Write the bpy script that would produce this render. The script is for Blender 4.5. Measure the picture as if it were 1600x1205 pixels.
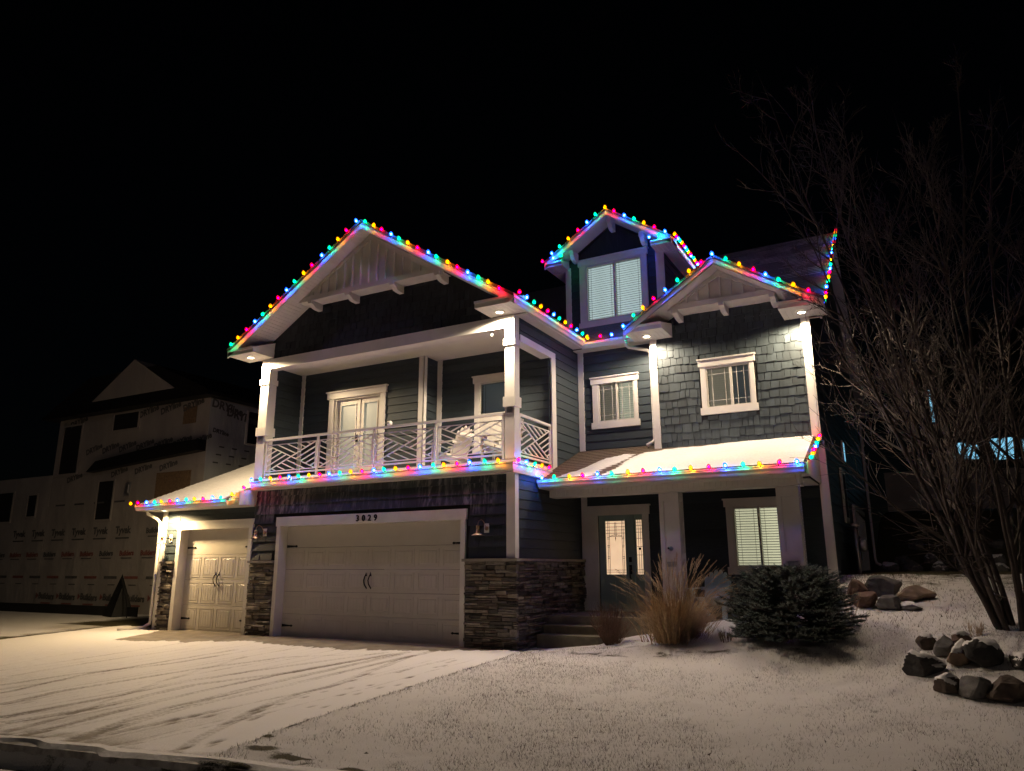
import bpy, math, random
import numpy as np
from mathutils import Vector, Matrix
random.seed(7); rng = np.random.default_rng(7)
SC = bpy.context.scene
COL = SC.collection
R = math.radians
for o in list(bpy.data.objects): bpy.data.objects.remove(o)

# ------------------------------------------------------------------ camera
cd = bpy.data.cameras.new('camera'); cam = bpy.data.objects.new('camera', cd); COL.objects.link(cam)
cd.sensor_fit = 'HORIZONTAL'; cd.sensor_width = 36.0; cd.lens = 36.0*1155.7/1600; cd.clip_start = .05; cd.clip_end = 2000
def cam_matrix(yaw, pitch, roll, loc):
    y, p, r = R(yaw), R(pitch), R(roll)
    f = Vector((-math.sin(y)*math.cos(p), math.cos(y)*math.cos(p), math.sin(p)))
    rt = Vector((math.cos(y), math.sin(y), 0)); up = rt.cross(f)
    r2 = rt*math.cos(r)+up*math.sin(r); u2 = up*math.cos(r)-rt*math.sin(r)
    m = Matrix((r2, u2, -f)).transposed().to_4x4(); m.translation = loc
    return m
cam.matrix_world = cam_matrix(28.776, 13.759, -.16, Vector((6.982, -12.811, 1.531)))
SC.camera = cam

# ------------------------------------------------------------------ sky, weak fill sun, exposure
W = bpy.data.worlds.new('World'); SC.world = W; W.use_nodes = True
wn = W.node_tree.nodes; wl = W.node_tree.links
sky = wn.new('ShaderNodeTexSky'); sky.sky_type = 'NISHITA'; sky.sun_disc = False
sky.sun_elevation = R(24); sky.sun_rotation = R(160)
bg = wn['Background']; wl.new(sky.outputs[0], bg.inputs[0]); bg.inputs[1].default_value = .00011
sd = bpy.data.lights.new('fill_sun', 'SUN'); sd.energy = .027; sd.angle = R(8); sd.color = (1, .87, .78)  # weak sun lamp added as ambient fill
so = bpy.data.objects.new('fill_sun', sd); COL.objects.link(so)
so.rotation_euler = (R(66), 0, R(20)); so.location = (15, -30, 25)
vs = SC.view_settings
vs.view_transform = 'Standard'; vs.look = 'None'; vs.exposure = 0.5; vs.gamma = 1.0; vs.use_curve_mapping = False
SC.render.engine = 'CYCLES'
SC.cycles.use_denoising = True
SC.cycles.max_bounces = 6; SC.cycles.diffuse_bounces = 4; SC.cycles.transparent_max_bounces = 8
SC.cycles.sample_clamp_indirect = 4.0
CAN_POWER = 560.0      # each soffit downlight
BULB = 480.0; SHELL = 1.5

# ------------------------------------------------------------------ materials
def nt(name):
    m = bpy.data.materials.new(name); m.use_nodes = True
    n = m.node_tree.nodes; l = m.node_tree.links
    return m, n, l, n['Principled BSDF']
def node(n, t, **kw):
    x = n.new('ShaderNode'+t)
    for k, v in kw.items(): setattr(x, k, v)
    return x
def mathn(n, l, op, a, b=None, clamp=False):
    x = n.new('ShaderNodeMath'); x.operation = op; x.use_clamp = clamp
    for i, v in enumerate((a, b)):
        if v is None: continue
        if isinstance(v, (int, float)): x.inputs[i].default_value = v
        else: l.new(v, x.inputs[i])
    return x.outputs[0]
def ramp(n, l, src, stops):
    r = n.new('ShaderNodeValToRGB'); e = r.color_ramp.elements
    while len(e) < len(stops): e.new(.5)
    for i, (p, c) in enumerate(stops):
        e[i].position = p; e[i].color = (*c, 1) if len(c) == 3 else c
    l.new(src, r.inputs[0]); return r.outputs[0]
def noise(n, l, scale, detail=4, stretch=(1, 1, 1), rough=.55, coord='Object'):
    tc = n.new('ShaderNodeTexCoord'); mp = n.new('ShaderNodeMapping'); mp.inputs['Scale'].default_value = stretch
    l.new(tc.outputs[coord], mp.inputs[0])
    x = n.new('ShaderNodeTexNoise'); x.inputs['Scale'].default_value = scale; x.inputs['Detail'].default_value = detail
    x.inputs['Roughness'].default_value = rough
    l.new(mp.outputs[0], x.inputs['Vector']); return x.outputs['Fac']
def mixc(n, l, f, a, b, bt='MIX'):
    x = n.new('ShaderNodeMix'); x.data_type = 'RGBA'; x.blend_type = bt
    for i, v in ((0, f), (6, a), (7, b)):
        if isinstance(v, (int, float)): x.inputs[i].default_value = v
        elif isinstance(v, tuple): x.inputs[i].default_value = (*v, 1)
        else: l.new(v, x.inputs[i])
    return x.outputs[2]
def bump(n, l, p, h, strength, dist=.01):
    b = n.new('ShaderNodeBump'); b.inputs['Strength'].default_value = strength; b.inputs['Distance'].default_value = dist
    l.new(h, b.inputs['Height']); l.new(b.outputs[0], p.inputs['Normal'])
def mat(name, c, rough=.6, var=.25, scale=6, stretch=(1, 1, 1), bmp=.2, dist=.004, metal=0, objvar=0, c2=None, detail=5, spec=.35):
    m, n, l, p = nt(name)
    f = noise(n, l, scale, detail, stretch)
    lo = tuple(x*(1-var) for x in c) if c2 is None else c2
    hi = tuple(min(1, x*(1+var)) for x in c) if c2 is None else c
    col = ramp(n, l, f, [(.3, lo), (.7, hi)])
    if objvar:
        oi = n.new('ShaderNodeObjectInfo'); ge = n.new('ShaderNodeNewGeometry')
        v = ramp(n, l, mathn(n, l, 'FRACT', mathn(n, l, 'ADD', oi.outputs['Random'], ge.outputs['Random Per Island'])), [(0, (1-objvar,)*3), (1, (1+objvar,)*3)])
        col = mixc(n, l, 1.0, col, v, 'MULTIPLY')
    l.new(col, p.inputs['Base Color']); p.inputs['Roughness'].default_value = rough; p.inputs['Metallic'].default_value = metal
    p.inputs['Specular IOR Level'].default_value = spec
    if bmp: bump(n, l, p, f, bmp, dist)
    return m
def emit(name, c, s):
    m, n, l, p = nt(name); p.inputs['Base Color'].default_value = (*[min(1, x) for x in c], 1)
    p.inputs['Emission Color'].default_value = (*c, 1); p.inputs['Emission Strength'].default_value = s
    p.inputs['Roughness'].default_value = .3
    return m
M = {}
M['trim'] = mat('trim_paint', (.70, .67, .62), .5, .06, 3, bmp=.06)
M['soffit'] = mat('soffit_vinyl', (.70, .67, .62), .5, .04, 4, bmp=.03)
M['siding'] = mat('blue_lap_siding', (.032, .045, .053), .6, .22, 5, (1, 1, 9), .25, .003, objvar=.12)
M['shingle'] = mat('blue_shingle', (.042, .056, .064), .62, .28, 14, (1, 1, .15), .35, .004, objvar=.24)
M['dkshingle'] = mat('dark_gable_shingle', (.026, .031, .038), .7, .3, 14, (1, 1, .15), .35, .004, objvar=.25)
def cedar():
    m, n, l, p = nt('weathered_shake')
    f = noise(n, l, 16, 6, (1, 1, .10)); g = noise(n, l, .9, 3, (1, 1, .6)); h = noise(n, l, 55, 3, (1, 1, .05))
    s = mathn(n, l, 'MULTIPLY', ramp(n, l, f, [(.46, (0,)*3), (.60, (1,)*3)]), ramp(n, l, g, [(.38, (0,)*3), (.6, (1,)*3)]))
    s = mathn(n, l, 'MULTIPLY', s, ramp(n, l, h, [(.3, (.4,)*3), (.7, (1,)*3)]))
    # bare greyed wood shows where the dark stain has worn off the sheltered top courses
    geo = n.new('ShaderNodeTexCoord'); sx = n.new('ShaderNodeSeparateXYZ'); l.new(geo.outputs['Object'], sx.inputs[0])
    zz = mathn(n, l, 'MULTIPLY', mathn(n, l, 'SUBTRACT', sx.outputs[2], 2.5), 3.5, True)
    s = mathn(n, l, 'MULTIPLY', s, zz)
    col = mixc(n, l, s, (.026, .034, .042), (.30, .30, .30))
    l.new(col, p.inputs['Base Color']); p.inputs['Roughness'].default_value = .6
    bump(n, l, p, f, .5, .006); return m
M['cedar'] = cedar()
def stone_mat(name, stops, sc=9):
    m, n, l, p = nt(name)
    oi = n.new('ShaderNodeObjectInfo'); ge = n.new('ShaderNodeNewGeometry')
    c = ramp(n, l, mathn(n, l, 'FRACT', mathn(n, l, 'ADD', oi.outputs['Random'], ge.outputs['Random Per Island'])), stops)
    f = noise(n, l, sc, 6); g = noise(n, l, sc*4, 4)
    c = mixc(n, l, 1.0, c, ramp(n, l, f, [(.25, (.5,)*3), (.75, (1.35,)*3)]), 'MULTIPLY')
    l.new(c, p.inputs['Base Color']); p.inputs['Roughness'].default_value = .75
    bump(n, l, p, mathn(n, l, 'ADD', f, mathn(n, l, 'MULTIPLY', g, .4)), .8, .02); return m
M['stone'] = stone_mat('ledge_stone', [(0, (.07, .065, .06)), (.2, (.22, .185, .15)), (.4, (.12, .112, .105)), (.6, (.34, .30, .25)), (.8, (.06, .055, .052)), (1, (.18, .135, .105))])
TONE = {'black': (.045, .043, .042), 'brown': (.085, .064, .050), 'grey': (.125, .12, .115), 'tan': (.24, .175, .125), 'rust': (.15, .095, .072)}
for k, c in TONE.items(): M['rock_'+k] = mat('rock_'+k, c, .8, .35, 7, bmp=.9, dist=.03, detail=9)
M['boulder'] = stone_mat('boulder_stone', [(0, (.10, .088, .078)), (.35, (.15, .105, .08)), (.6, (.075, .072, .072)), (.85, (.17, .115, .085)), (1, (.11, .10, .09))], 5)
M['mortar'] = mat('dark_mortar', (.02, .018, .016), .9, .3, 20)
M['roof'] = mat('asphalt_shingle', (.13, .095, .07), .85, .4, 40, (1, 1, 1), .6, .006)
M['roofdk'] = mat('main_roof_shingle', (.13, .135, .15), .8, .35, 30, (1, 1, 1), .5, .006)
M['door'] = mat('garage_door_paint', (.52, .485, .44), .45, .04, 3, bmp=.04)
M['iron'] = mat('black_iron', (.012, .012, .013), .45, .2, 30, metal=.6)
M['steel'] = mat('galvanised_steel', (.42, .42, .43), .4, .15, 20, metal=.8)
M['brass'] = mat('copper_lamp_metal', (.36, .25, .16), .5, .25, 18, metal=.75)
M['concrete'] = mat('concrete', (.27, .245, .21), .8, .18, 5, bmp=.3, dist=.004, detail=8)
M['dark'] = mat('dark_interior', (.012, .012, .013), .8, .2, 3)
M['vinyl'] = mat('window_vinyl', (.62, .59, .53), .4, .04, 5, bmp=.02)
M['doorgreen'] = mat('sage_green_door', (.30, .41, .37), .42, .08, 5, bmp=.05)
M['adkwhite'] = mat('white_chair_paint', (.66, .62, .56), .5, .06, 8, bmp=.05)
M['adkblue'] = mat('blue_chair_paint', (.45, .61, .72), .5, .08, 8, bmp=.05)
M['bark'] = mat('grey_brown_bark', (.068, .054, .048), .85, .35, 14, (1, 1, .3), .8, .01)
M['wire'] = mat('dark_green_wire', (.01, .018, .012), .6, .1, 10, bmp=0)
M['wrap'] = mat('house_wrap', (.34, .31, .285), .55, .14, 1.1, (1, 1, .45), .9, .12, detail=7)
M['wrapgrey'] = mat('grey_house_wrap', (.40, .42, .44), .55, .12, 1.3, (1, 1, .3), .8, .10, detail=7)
M['ink'] = mat('wrap_ink', (.10, .097, .094), .7, .2, 9, bmp=0)
M['inkred'] = mat('wrap_red_ink', (.24, .09, .075), .7, .2, 9, bmp=0)
M['osb'] = mat('raw_sheathing', (.20, .13, .075), .8, .3, 14, bmp=.2)
M['tarp'] = mat('black_tarp', (.012, .012, .012), .5, .3, 3, bmp=.4, dist=.03)
M['dirt'] = mat('dark_dirt', (.035, .028, .022), .95, .4, 3, bmp=.6, dist=.03)
M['fence'] = mat('grey_retaining_panel', (.36, .31, .28), .8, .18, 1.2, bmp=.3, dist=.01)
def snow(name, tint=(.80, .785, .77), sc=22, b=.45):
    m, n, l, p = nt(name)
    f = noise(n, l, sc, 8); g = noise(n, l, 1.3, 5)
    c = mixc(n, l, 1.0, ramp(n, l, f, [(.25, tuple(x*.86 for x in tint)), (.6, tint)]), ramp(n, l, g, [(.3, (.9,)*3), (.7, (1,)*3)]), 'MULTIPLY')
    l.new(c, p.inputs['Base Color']); p.inputs['Roughness'].default_value = .65; p.inputs['Specular IOR Level'].default_value = .2
    bump(n, l, p, f, b, .02); return m
M['snow'] = snow('snow')
def glass(name, rough=.02):
    m = bpy.data.materials.new(name); m.use_nodes = True; n = m.node_tree.nodes; l = m.node_tree.links
    n.remove(n['Principled BSDF']); out = n['Material Output']
    t = n.new('ShaderNodeBsdfTransparent'); t.inputs[0].default_value = (.86, .9, .89, 1)
    g = n.new('ShaderNodeBsdfGlossy'); g.inputs['Roughness'].default_value = rough
    fr = n.new('ShaderNodeFresnel'); fr.inputs[0].default_value = 1.5
    mx = n.new('ShaderNodeMixShader'); l.new(fr.outputs[0], mx.inputs[0]); l.new(t.outputs[0], mx.inputs[1]); l.new(g.outputs[0], mx.inputs[2])
    l.new(mx.outputs[0], out.inputs[0]); return m
M['glass'] = glass('window_glass')
def lit(name, c, s, base=(.6, .6, .55)):
    m, n, l, p = nt(name); f = noise(n, l, 2.2, 3)
    col = mixc(n, l, 1.0, c, ramp(n, l, f, [(.25, (.7,)*3), (.75, (1.1,)*3)]), 'MULTIPLY')
    p.inputs['Base Color'].default_value = (*base, 1); p.inputs['Roughness'].default_value = .4
    l.new(col, p.inputs['Emission Color']); p.inputs['Emission Strength'].default_value = s; return m
M['litdoor'] = lit('lit_frosted_glass', (1.0, .66, .40), .62)
M['litfrench'] = lit('dim_frosted_glass', (.80, .82, .66), .14, (.30, .31, .28))
M['slatcool'] = lit('glow_blind_cool', (.80, .95, 1.0), .40)  # slats emit their own glow in place of room light falling on them
M['slatwarm'] = lit('glow_blind_warm', (1.0, .90, .62), .42)
M['slatmid'] = lit('glow_blind_dim', (1.0, .95, .72), .24)
M['slatdark'] = lit('glow_blind_faint', (.8, .85, .9), .035, (.42, .42, .42))
M['slatbeige'] = lit('glow_blind_beige', (1.0, .85, .65), .10, (.45, .40, .34))
M['backlit'] = lit('lit_room_behind_blind', (1, .93, .75), .05, (.1, .1, .1))
M['bluelit'] = lit('blue_lit_pane', (.24, .62, .86), .72, (.2, .3, .4))
M['lens'] = emit('downlight_lens', (1.0, .86, .62), 14)
BCOL = {'green': (.0, 1.0, .36), 'orange': (1.0, .27, .0), 'red': (1.0, .0, .04), 'blue': (.01, .09, 1.0)}
BSTR = {'green': .8, 'orange': 1.0, 'red': 1.05, 'blue': 2.8}
def bulb_mat(k):
    m, n, l, p = nt(k+'_bulb_core'); c = BCOL[k]
    p.inputs['Base Color'].default_value = (*c, 1); p.inputs['Emission Color'].default_value = (*c, 1)
    p.inputs['Emission Strength'].default_value = BULB*BSTR[k]; p.inputs['Roughness'].default_value = .2; return m
def bulb_shell(k):
    m = bpy.data.materials.new(k+'_bulb_shell'); m.use_nodes = True; n = m.node_tree.nodes; l = m.node_tree.links
    n.remove(n['Principled BSDF']); out = n['Material Output']
    t = n.new('ShaderNodeBsdfTransparent'); e = n.new('ShaderNodeEmission'); e.inputs[0].default_value = (*BCOL[k], 1); e.inputs[1].default_value = SHELL*BSTR[k]
    mx = n.new('ShaderNodeMixShader'); mx.inputs[0].default_value = .66
    l.new(t.outputs[0], mx.inputs[1]); l.new(e.outputs[0], mx.inputs[2]); l.new(mx.outputs[0], out.inputs[0]); return m
for k in BCOL: M['b_'+k] = bulb_shell(k); M['core_'+k] = bulb_mat(k)

# ------------------------------------------------------------------ mesh helpers
class Fr:   # a wall frame: a along the wall, d out of the wall, z up
    def __init__(s, o, u=(1, 0, 0), n=(0, -1, 0), w=(0, 0, 1)):
        s.o, s.u, s.n, s.w = Vector(o), Vector(u), Vector(n), Vector(w)
    def __call__(s, a, d, z): return s.o+s.u*a+s.n*d+s.w*z
ID = Fr((0, 0, 0), (1, 0, 0), (0, 1, 0))
def front(y): return Fr((0, y, 0))
def right(x): return Fr((x, 0, 0), (0, 1, 0), (1, 0, 0))
class MB:
    def __init__(s): s.v = []; s.f = []
    def poly8(s, p):
        i = len(s.v); s.v += [tuple(q) for q in p]
        s.f += [tuple(i+k for k in q) for q in ((0, 3, 2, 1), (4, 5, 6, 7), (0, 1, 5, 4), (1, 2, 6, 5), (2, 3, 7, 6), (3, 0, 4, 7))]; return s
    def box(s, a0, a1, d0, d1, z0, z1, F=ID):
        return s.poly8([F(a0, d0, z0), F(a1, d0, z0), F(a1, d1, z0), F(a0, d1, z0), F(a0, d0, z1), F(a1, d0, z1), F(a1, d1, z1), F(a0, d1, z1)])
    def prism(s, pts, d0, d1, F=ID):       # polygon in (a,z), extruded from d0 to d1
        i = len(s.v); k = len(pts)
        s.v += [tuple(F(a, d0, z)) for a, z in pts]+[tuple(F(a, d1, z)) for a, z in pts]
        s.f += [tuple(range(i+k-1, i-1, -1)), tuple(range(i+k, i+2*k))]
        s.f += [(i+j, i+(j+1) % k, i+k+(j+1) % k, i+k+j) for j in range(k)]; return s
    def beam(s, p, q, w, h, up=(0, 0, 1)):     # rectangular bar from p to q
        p, q = Vector(p), Vector(q); t = (q-p).normalized(); up = Vector(up)
        sx = t.cross(up)
        if sx.length < 1e-4: sx = t.cross(Vector((0, 1, 0)))
        sx.normalize(); sy = sx.cross(t).normalized(); c = []
        for e in (p, q): c.append([e+sx*a*w/2+sy*b*h/2 for a, b in ((-1, -1), (1, -1), (1, 1), (-1, 1))])
        return s.poly8(c[0]+c[1])
    def tube(s, pts, rad, n=8, cap=True):
        pts = [Vector(p) for p in pts]; rad = rad if isinstance(rad, (list, tuple)) else [rad]*len(pts)
        i = len(s.v); ref = None
        for j, p in enumerate(pts):
            t = (pts[min(j+1, len(pts)-1)]-pts[max(j-1, 0)]).normalized()
            if ref is None: ref = t.orthogonal().normalized()
            x = (ref-t*ref.dot(t)).normalized(); y = t.cross(x); ref = x
            for k in range(n):
                a = 2*math.pi*k/n; s.v.append(tuple(p+(x*math.cos(a)+y*math.sin(a))*rad[j]))
        for j in range(len(pts)-1):
            for k in range(n):
                a = i+j*n+k; b = i+j*n+(k+1) % n; s.f.append((a, b, b+n, a+n))
        if cap:
            s.f.append(tuple(range(i+n-1, i-1, -1))); e = i+(len(pts)-1)*n; s.f.append(tuple(range(e, e+n)))
        return s
    def lathe(s, prof, c, axis=(0, 0, 1), n=16):  # prof: (r, h)
        ax = Vector(axis).normalized(); x = ax.orthogonal().normalized(); y = ax.cross(x); c = Vector(c); i = len(s.v)
        for r, h in prof:
            for k in range(n):
                a = 2*math.pi*k/n; s.v.append(tuple(c+ax*h+(x*math.cos(a)+y*math.sin(a))*max(r, 1e-4)))
        for j in range(len(prof)-1):
            for k in range(n):
                a = i+j*n+k; b = i+j*n+(k+1) % n; s.f.append((a, b, b+n, a+n))
        return s
    def quad(s, *p):
        i = len(s.v); s.v += [tuple(q) for q in p]; s.f.append(tuple(range(i, i+len(p)))); return s
    def mesh(s, name, m, smooth=False):
        me = bpy.data.meshes.new(name); me.from_pydata(s.v, [], s.f); me.update()
        if m is not None: me.materials.append(M[m] if isinstance(m, str) else m)
        if smooth: me.polygons.foreach_set('use_smooth', [True]*len(me.polygons))
        return me
def link(name, me, parent=None, loc=None):
    o = bpy.data.objects.new(name, me); COL.objects.link(o)
    if parent: o.parent = parent
    if loc is not None: o.location = loc
    return o
def obj(name, mb, m, parent=None, smooth=False): return link(name, mb.mesh(name, m, smooth), parent)
def fixn(me):
    import bmesh
    b = bmesh.new(); b.from_mesh(me); bmesh.ops.recalc_face_normals(b, faces=b.faces); b.to_mesh(me); b.free()
def tag(o, label, cat, group=None):
    o['label'] = label; o['category'] = cat
    if group: o['group'] = group
    return o
def kind(o, k): o['kind'] = k; return o
def thing(name, label, cat, loc=(0, 0, 0), group=None, rot=0):
    o = bpy.data.objects.new(name, None); COL.objects.link(o); o.location = loc; o.rotation_euler = (0, 0, rot)
    o.empty_display_size = .2
    return tag(o, label, cat, group)

# ------------------------------------------------------------------ terrain
def sm(t): t = np.clip(t, 0, 1); return t*t*(3-2*t)
_lat = rng.random((256, 256))
def vnoise(x, y):
    xi = np.floor(x).astype(int); yi = np.floor(y).astype(int); fx = x-xi; fy = y-yi
    fx = fx*fx*(3-2*fx); fy = fy*fy*(3-2*fy)
    g = lambda a, b: _lat[a & 255, b & 255]
    return (g(xi, yi)*(1-fx)+g(xi+1, yi)*fx)*(1-fy)+(g(xi, yi+1)*(1-fx)+g(xi+1, yi+1)*fx)*fy
def fbm(x, y, o=4):
    s = 0; a = .5
    for k in range(o): s = s+a*vnoise(x*2**k+17*k, y*2**k+31*k); a *= .5
    return s/(1-.5**o)
KA = (-2.05, -7.87); KB = (.757, -7.44)       # the kerb line at the street
kd = np.array([KB[0]-KA[0], KB[1]-KA[1]]); kd = kd/np.linalg.norm(kd); kn = np.array([kd[1], -kd[0]])   # towards the street
def street_d(X, Y): return (X-KA[0])*kn[0]+(Y-KA[1])*kn[1]
def terr(X, Y):
    X = np.asarray(X, float); Y = np.asarray(Y, float)
    z = -.28*np.clip((-.3-Y)/7, 0, 1)+1.35*sm((Y+3)/8)*sm(X/5)*np.where(X > 0, 1, 0)
    z = z+2.6*sm((Y-13)/11)*sm((X-3)/3)
    # planting bed round the rock pile
    z = z+.22*np.exp(-(((X-7.9)/.9)**2+((Y+.6)/1.0)**2))
    inside = (X > -10.4) & (X < 5.33) & (Y > 1.28)
    z = np.where(inside, np.minimum(z, .15), z)
    inside2 = (X > -10.3) & (X < -.02) & (Y > .0)
    z = np.where(inside2, -.06, z)
    return z-.20*sm((street_d(X, Y)-.12)/.12)
def grid(name, xs, ys, zf, m, mask=None):
    X, Y = np.meshgrid(xs, ys); Z = zf(X, Y); nx, ny = len(xs), len(ys)
    v = np.stack([X, Y, Z], -1).reshape(-1, 3)
    a = (np.arange(ny-1)[:, None]*nx+np.arange(nx-1)[None]).ravel()
    f = np.stack([a, a+1, a+1+nx, a+nx], -1)
    if mask is not None:
        k = mask(X, Y); k = (k[:-1, :-1] & k[1:, 1:] & k[:-1, 1:] & k[1:, :-1]).ravel(); f = f[k]
    me = bpy.data.meshes.new(name); me.vertices.add(len(v)); me.vertices.foreach_set('co', v.ravel())
    me.loops.add(len(f)*4); me.loops.foreach_set('vertex_index', f.ravel().astype(np.int32))
    me.polygons.add(len(f)); me.polygons.foreach_set('loop_start', np.arange(0, len(f)*4, 4, dtype=np.int32))
    me.polygons.foreach_set('use_smooth', np.ones(len(f), bool))
    me.update(calc_edges=True); me.validate(); me.materials.append(M[m] if isinstance(m, str) else m)
    return me, X, Y
def attr(me, name, vals):
    a = me.attributes.new(name, 'FLOAT', 'POINT'); a.data.foreach_set('value', np.asarray(vals, np.float32).ravel())

def lawn_mat():
    m, n, l, p = nt('snowy_lawn')
    at = n.new('ShaderNodeAttribute'); at.attribute_name = 'cover'
    f = noise(n, l, 60, 5); g = noise(n, l, 2.0, 5); h = noise(n, l, 180, 3)
    k = mathn(n, l, 'ADD', mathn(n, l, 'MULTIPLY', f, .55), mathn(n, l, 'MULTIPLY', g, .45))
    k = mathn(n, l, 'ADD', k, mathn(n, l, 'SUBTRACT', at.outputs['Fac'], .5))
    s = ramp(n, l, k, [(.30, (0,)*3), (.55, (1,)*3)])
    snowc = ramp(n, l, h, [(.3, (.62, .60, .585)), (.65, (.80, .785, .77))])
    grass = ramp(n, l, f, [(.3, (.035, .035, .018)), (.7, (.12, .105, .06))])
    l.new(mixc(n, l, s, grass, snowc), p.inputs['Base Color']); p.inputs['Roughness'].default_value = .8; p.inputs['Specular IOR Level'].default_value = .15
    bump(n, l, p, mathn(n, l, 'ADD', f, h), .6, .02); return m
M['lawn'] = lawn_mat()
def drive_mat():
    m, n, l, p = nt('snowy_driveway')
    at = n.new('ShaderNodeAttribute'); at.attribute_name = 'cover'
    f = noise(n, l, 45, 6); g = noise(n, l, 3, 5); h = noise(n, l, 120, 3)
    k = mathn(n, l, 'ADD', at.outputs['Fac'], mathn(n, l, 'MULTIPLY', mathn(n, l, 'SUBTRACT', f, .5), .5))
    s = ramp(n, l, k, [(.26, (0,)*3), (.74, (1,)*3)])
    snowc = ramp(n, l, h, [(.3, (.70, .68, .665)), (.65, (.80, .785, .77))])
    con = ramp(n, l, g, [(.3, (.16, .14, .115)), (.7, (.27, .24, .20))])
    l.new(mixc(n, l, s, con, snowc), p.inputs['Base Color']); p.inputs['Roughness'].default_value = .7; p.inputs['Specular IOR Level'].default_value = .25
    bump(n, l, p, mathn(n, l, 'ADD', f, mathn(n, l, 'MULTIPLY', h, .5)), .35, .015); return m
M['drive'] = drive_mat()

def spaced(a, b, s, lo, hi, k=1.22):
    c = list(np.arange(a, b+1e-6, s)); st = s
    L = []; x = a
    while x > lo: st *= k; x -= st; L.append(x)
    st = s; x = c[-1]; Rr = []
    while x < hi: st *= k; x += st; Rr.append(x)
    return np.array(L[::-1]+c+Rr)
def edge_x(Y): Y = np.asarray(Y, float); return np.interp(Y, [-8.2, -7.75, -7.29, -6.43, -5.16, -3.8, -1.65, -.17], [.98, .80, .66, .54, .44, .39, .37, .42])+.16*(fbm(Y*1.6, 0*Y+2.2)-.5)+.10*(fbm(Y*8, 0*Y+7.7)-.5)
def lawn_z(X, Y): return terr(X, Y)+.048*sm((X-edge_x(Y)+.05)/.05)*sm((2.5-X)/1.5)*(Y < -.1)+.05*(fbm(X*2.6, Y*3.4)-.5)*np.clip((X+.2)/1.2, 0, 1)+.012*(fbm(X*14, Y*14, 2)-.5)
xs = spaced(-3, 11, .055, -700, 700); ys = spaced(-8.6, 8, .055, -500, 900)
me, X, Y = grid('snowy_lawn', xs, ys, lawn_z, 'lawn')
cov = .70+.26*(fbm(X*.8, Y*.8)-.5)+.45*(fbm(X*7, Y*9)-.5)
cov += .16*sm((1.5-X)/2)
cov -= .20*sm((Y-1)/4)*sm((X-3)/2)                       # thinner snow by the tree and the side yard
cov -= .55*sm((Y-4.6)/2.0)*sm((X-3)/2)                   # sheltered grass behind
cov -= .25*np.exp(-((Y+.62-.12*np.sin(X*1.7))/.16)**2)*(fbm(X*2.2, Y*7) > .47)*((X > .4) & (X < 5.6))
for cx_, cy_, r_ in ((.60, -6.60, .10), (.92, -7.0, .12), (1.5, -7.12, .17), (2.2, -7.1, .10)): cov -= .85*np.exp(-(((X-cx_)/(r_*1.5))**2+((Y-cy_)/(r_*.7))**2))*sm((fbm(X*9, Y*13)-.40)*6)
cov -= .9*((X < -11.6) & (Y > -2.87+(-11.82-X)*1.7) & (Y < 60))*1.0
cov -= .35*sm((street_d(X, Y)+.05)/.1)*(fbm(X*4, Y*4) > .45)
attr(me, 'cover', cov)
kind(link('lawn', me), 'structure')

# driveway with snow, tyre tracks and footprints
dxs = np.arange(-11.9, 1.05, .032); dys = np.arange(-7.98, .32, .032)
X, Y = np.meshgrid(dxs, dys)
cover = np.full(X.shape, .86)+.12*(fbm(X*1.5, Y*1.5)-.5)
tracks = [([(-5.58, -6.06), (-5.48, -5.06), (-4.85, -3.63), (-4.81, -2.72)], .10, .5),
 ([(-4.88, -6.42), (-5.25, -5.09), (-5.16, -3.0), (-5.1, -2.0)], .08, .55), ([(-4.06, -6.84), (-4.21, -6.0), (-3.93, -3.96), (-3.4, -2.35), (-1.95, -1.42)], .11, .42),
 ([(-2.85, -7.46), (-2.6, -6.62), (-2.73, -4.91), (-2.16, -3.58), (-1.65, -1.06)], .13, .45), ([(-3.2, -7.3), (-3.1, -6.2), (-3.1, -4.6), (-2.6, -3.0), (-2.0, -1.2)], .11, .4),
 ([(-1.13, -7.9), (-1.58, -6.71), (-1.69, -5.43), (-1.75, -3.98), (-1.61, -1.3)], .13, .5), ([(-1.9, -7.9), (-2.1, -6.7), (-2.2, -5.4), (-2.2, -3.9), (-1.8, -1.3)], .10, .4),
 ([(-1.24, -7.53), (-1.51, -5.97), (-1.37, -4.36), (-1.3, -1.33)], .10, .42),
 ([(.45, -7.9), (-.13, -6.72), (-.65, -5.4), (-.75, -4.11), (-1.28, -1.55), (-1.25, -.59)], .115, .38),
 ([(-6.3, -5.6), (-6.4, -4.2), (-6.2, -2.2)], .10, .3), ([(-7.6, -5.2), (-7.9, -4.0), (-7.9, -1.9)], .10, .22), ([(-2.3, -7.7), (-2.5, -6.9), (-3.4, -5.0), (-4.2, -2.6)], .09, .3)]
for q in range(34):
    x_ = -8.6+q*.255+random.uniform(-.2, .2); sl = random.uniform(.02, .35)
    tracks.append(([(x_-.2-sl*3*0, -7.9), (x_+.05, -6.0), (x_+.1+sl, -4.0), (x_+sl*2.2, -1.4)], random.uniform(.03, .08), random.uniform(.14, .34)))
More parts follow.
